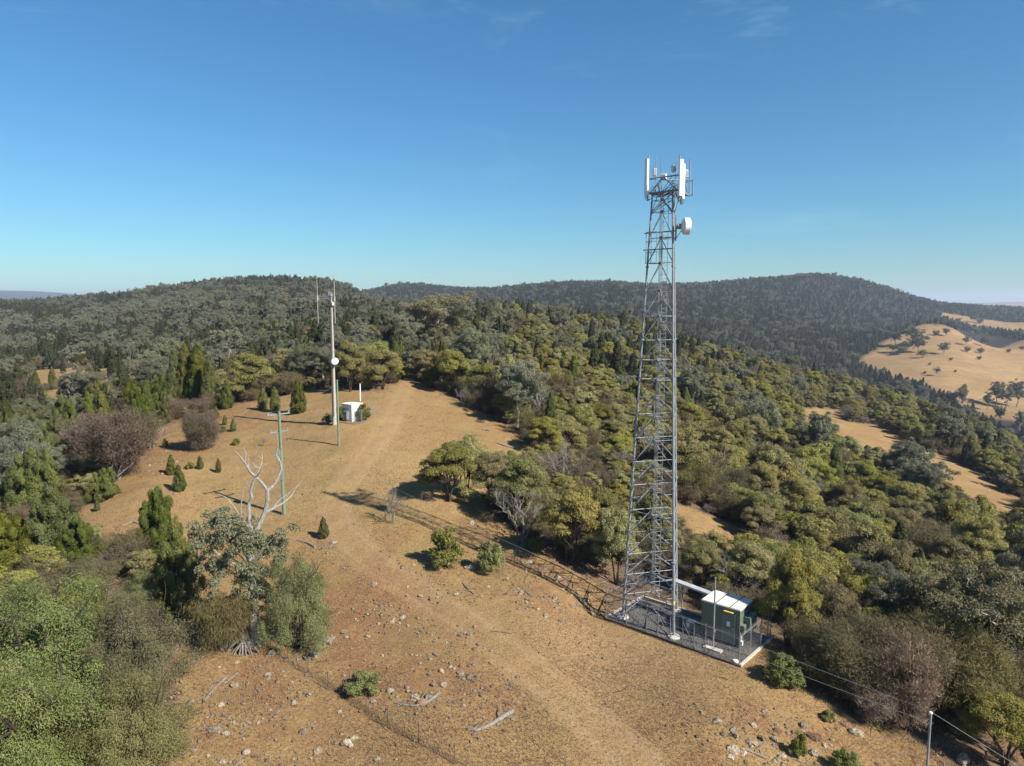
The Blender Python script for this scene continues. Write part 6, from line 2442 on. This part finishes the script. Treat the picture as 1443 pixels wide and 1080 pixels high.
# and the low grey and brown scrub between the trees
ng_ = 26000
ux_, uy_ = None, None
az_ = R(41) * (2 * g_.random(ng_) - 1)
d_ = 45 * (420 / 45) ** np.sqrt(g_.random(ng_))
ux_, uy_ = np.sin(az_) * d_, np.cos(az_) * d_
ok_ = (open_sd(ux_, uy_) > 0.8) & (paddock_sd(ux_, uy_) > 2) & (comp_dist(ux_, uy_) > 2.0) & (g_.random(ng_) < 0.75)
ok_ &= ~((np.hypot(ux_ - 14.5, uy_ - 47.5) < 5))
ux_, uy_ = ux_[ok_], uy_[ok_]
uz_ = height(ux_, uy_)
un = len(ux_)
uidx = np.array([names[('bare', 'oak', 'brown', 'oak', 'wattle')[int(k)]][int(j)] for k, j in zip(g_.integers(0, 5, un), g_.integers(0, 2, un))], np.int32)
us = (0.22 + 0.30 * g_.random(un))[:, None] * np.array([1, 1, 0.9]) * (0.8 + 0.4 * g_.random((un, 3)))
ur = np.zeros((un, 3))
ur[:, 2] = 6.283 * g_.random(un)
rot[:, :2] = 0.09 * g_.normal(size=(len(rest), 2))
P_ALL = np.concatenate([np.column_stack([SX[rest], SY[rest], SZ[rest] - 0.1]), np.column_stack([ux_, uy_, uz_ - 0.03])])
idx, scl, rot = np.concatenate([idx, uidx]), np.concatenate([scl, us.astype(np.float32)]), np.concatenate([rot, ur.astype(np.float32)])
me = bpy.data.meshes.new('forest')
me.vertices.add(len(P_ALL))
me.vertices.foreach_set('co', P_ALL.astype(np.float32).ravel())
me.attributes.new('tree_kind', 'INT', 'POINT').data.foreach_set('value', idx)
me.attributes.new('tree_size', 'FLOAT_VECTOR', 'POINT').data.foreach_set('vector', scl.ravel())
me.attributes.new('tree_turn', 'FLOAT_VECTOR', 'POINT').data.foreach_set('vector', rot.ravel())
fo = bpy.data.objects.new('forest', me)
COL.objects.link(fo)
tag(fo, 'mixed gum, pine and wattle forest covering the hills and hollows', 'forest', kind='stuff')
ng = bpy.data.node_groups.new('grow_forest', 'GeometryNodeTree')
ng.interface.new_socket('Geometry', in_out='INPUT', socket_type='NodeSocketGeometry')
ng.interface.new_socket('Geometry', in_out='OUTPUT', socket_type='NodeSocketGeometry')
gi, go = ng.nodes.new('NodeGroupInput'), ng.nodes.new('NodeGroupOutput')
ci = ng.nodes.new('GeometryNodeCollectionInfo')
ci.inputs['Collection'].default_value = pcol
ci.inputs['Separate Children'].default_value = True
ci.inputs['Reset Children'].default_value = True
iop = ng.nodes.new('GeometryNodeInstanceOnPoints')
iop.inputs['Pick Instance'].default_value = True


def named(nm, ty):
    n = ng.nodes.new('GeometryNodeInputNamedAttribute')
    n.data_type = ty
    n.inputs['Name'].default_value = nm
    return n.outputs['Attribute']


ng.links.new(gi.outputs[0], iop.inputs['Points'])
ng.links.new(ci.outputs[0], iop.inputs['Instance'])
ng.links.new(named('tree_kind', 'INT'), iop.inputs['Instance Index'])
ng.links.new(named('tree_size', 'FLOAT_VECTOR'), iop.inputs['Scale'])
er = ng.nodes.new('FunctionNodeEulerToRotation')
ng.links.new(named('tree_turn', 'FLOAT_VECTOR'), er.inputs[0])
ng.links.new(er.outputs[0], iop.inputs['Rotation'])
ng.links.new(iop.outputs[0], go.inputs[0])
md = fo.modifiers.new('grow', 'NODES')
md.node_group = ng
print('woods', len(SX), 'single', single.sum(), 'rest', len(rest))

# ------------------------------------------------------------------ straw, rubble, litter
M_STRAW = foliage_mat('dry_straw', (0.26, 0.165, 0.070), (0.47, 0.335, 0.160), (0.32, 0.28, 0.10), 0.03, 0.5, 0.1)


def strew(n, d0, d1, g, power=1.0):
    az = R(40) * (2 * g.random(n) - 1)
    d = d0 * (d1 / d0) ** (g.random(n) ** power)
    return np.sin(az) * d, np.cos(az) * d


g = np.random.default_rng(55)
x, y = strew(330000, 31, 125, g)
sd = clear_sd(x, y)
tdd = line_d(x, y, TRACK)
patch = fbm(x / 4, y / 4, 101)
rkv = np.zeros(len(x))
for p_ in ROCKY:
    rkv = np.maximum(rkv, 1 - sstep(-3, 2, poly_sd(x, y, p_)))
pr = 0.75 + 0.5 * patch - 0.35 * rkv
pr = np.where(tdd < 1.6, pr * 0.25, pr)
k = (sd < 0.8) & (g.random(len(x)) < pr) & (comp_dist(x, y) > 0.3)
x, y, patch = x[k], y[k], patch[k]
# taller tussocks stand in drifts among the short straw
tx, ty = strew(60000, 31, 110, g)
tf = fbm(tx / 5.5, ty / 5.5, 111)
k = (clear_sd(tx, ty) < 1.0) & (tf > 0.12) & (line_d(tx, ty, TRACK) > 1.5) & (comp_dist(tx, ty) > 0.5) & (g.random(len(tx)) < 0.6)
n_short = len(x)
x, y, patch = np.concatenate([x, tx[k]]), np.concatenate([y, ty[k]]), np.concatenate([patch, 0.5 * tf[k]])
tall = np.concatenate([np.ones(n_short), np.full(int(k.sum()), 2.3)])
z = height(x, y)
nb = 3
X3 = np.repeat(np.column_stack([x, y, z]), nb, 0)
k = len(X3)
hh = np.repeat(tall, nb) * (0.04 + 0.07 * g.random(k)) * np.repeat(1 + 0.5 * patch, nb)
a = g.random(k) * 6.283
ln = np.column_stack([np.cos(a), np.sin(a), np.zeros(k)])
base = X3 + ln * (0.03 * g.random(k))[:, None]
sdv = np.column_stack([-np.sin(a), np.cos(a), np.zeros(k)])
wd_ = (0.011 + 0.012 * g.random(k))[:, None]
tip = base + ln * (hh * (0.2 + 0.6 * g.random(k)))[:, None] + np.column_stack([np.zeros((k, 2)), hh])
v = np.stack([base - sdv * wd_ - [0, 0, 0.02], base + sdv * wd_ - [0, 0, 0.02], tip], 1).reshape(-1, 3)
mb = MB()
mb.tris(v, np.arange(3 * k).reshape(-1, 3), np.clip(0.45 + 0.2 * g.normal(size=k) + 0.3 * np.repeat(patch, nb), 0, 1))
tag(mb.build('dry_grass', M_STRAW), 'short dry straw coloured grass over the ridge clearing', 'grass', kind='stuff')

# small stones
g = np.random.default_rng(56)
x, y = strew(90000, 31, 120, g)
rkv = np.full(len(x), 0.05)
for p_ in ROCKY:
    rkv = np.maximum(rkv, 0.5 * (1 - sstep(-3, 3, poly_sd(x, y, p_) + 2 * fbm(x / 5, y / 5, 64))))
sd = clear_sd(x, y)
rkv = np.where((sd > 0), np.maximum(rkv, 0.08), rkv)
rkv = rkv * sstep(-0.45, 0.35, fbm(x / 2.2, y / 2.2, 65))
k = (g.random(len(x)) < rkv * 0.60) & (comp_dist(x, y) > 0.4) & (line_d(x, y, TRACK) > 0.8)
x, y = x[k], y[k]
z = height(x, y)
shp = [stone_shape(950 + i, ICO1_V) for i in range(6)]
mb = MB()
for i in range(len(x)):
    s = 0.05 + 0.12 * g.random() ** 2.2
    a = g.random() * 6.283
    c, s_ = math.cos(a), math.sin(a)
    p = shp[i % 6] * s
    p = np.column_stack([p[:, 0] * c - p[:, 1] * s_, p[:, 0] * s_ + p[:, 1] * c, p[:, 2]])
    mb.tris(p + [x[i], y[i], z[i] + s * 0.2], ICO1_F, None, 0 if g.random() < 0.75 else 1)
tag(mb.build('rubble', [M_STONE, M_RED]), 'small broken stones strewn through the straw', 'rubble', kind='stuff')
print('rubble', len(x))

# fallen sticks and bark under the trees
g = np.random.default_rng(57)
x, y = strew(26000, 34, 130, g)
sd = clear_sd(x, y)
k = ((sd > -2.5) & (g.random(len(x)) < 0.42)) | (g.random(len(x)) < 0.012)
k &= comp_dist(x, y) > 0.5
x, y = x[k], y[k]
z = height(x, y)
mb = MB()
for i in range(len(x)):
    a, l_ = g.random() * 6.283, 0.3 + 1.1 * g.random() ** 2
    e = np.array([math.cos(a), math.sin(a)]) * l_ / 2
    p0, p1 = np.array([x[i] - e[0], y[i] - e[1]]), np.array([x[i] + e[0], y[i] + e[1]])
    zz_ = z[i] + 0.03
    r = 0.008 + 0.02 * g.random() ** 2
    mb.tube([(p0[0], p0[1], zz_), (x[i] + 0.08 * g.normal(), y[i] + 0.08 * g.normal(), zz_ + 0.06 * g.random()), (p1[0], p1[1], zz_ + 0.10 * g.random())], [r, r, r * 0.5], 3, 0 if g.random() < 0.6 else 1, caps=False)
tag(mb.build('leaf_litter', [B_GREY, B_DARK]), 'fallen sticks and bark littered under the trees', 'litter', kind='stuff')

# low undergrowth on the wooded slopes
g = np.random.default_rng(58)
x, y = strew(9000, 40, 260, g)
sd = open_sd(x, y)
k = (sd > -0.5) & (g.random(len(x)) < 0.45) & (comp_dist(x, y) > 1.0)
x, y = x[k], y[k]
z = height(x, y)
mb = MB()
for i in range(len(x)):
    n = 26
    s = 0.25 + 0.45 * g.random()
    d = unit(g.normal(size=(n, 3)))
    d[:, 2] = np.abs(d[:, 2])
    p = np.array([x[i], y[i], z[i]]) + d * s * np.array([1, 1, 0.9]) * (0.4 + 0.6 * g.random((n, 1)))
    mb.leaves(p, d + 0.6 * g.normal(size=(n, 3)), 0.26, 0.07, np.clip(0.5 + 0.3 * g.normal(size=n), 0, 1), int(g.random() < 0.5), d + [0, 0, 0.6], g)
tag(mb.build('undergrowth', [F_OAK, F_DRY]), 'low scrubby undergrowth between the trees on the slopes', 'undergrowth', kind='stuff')
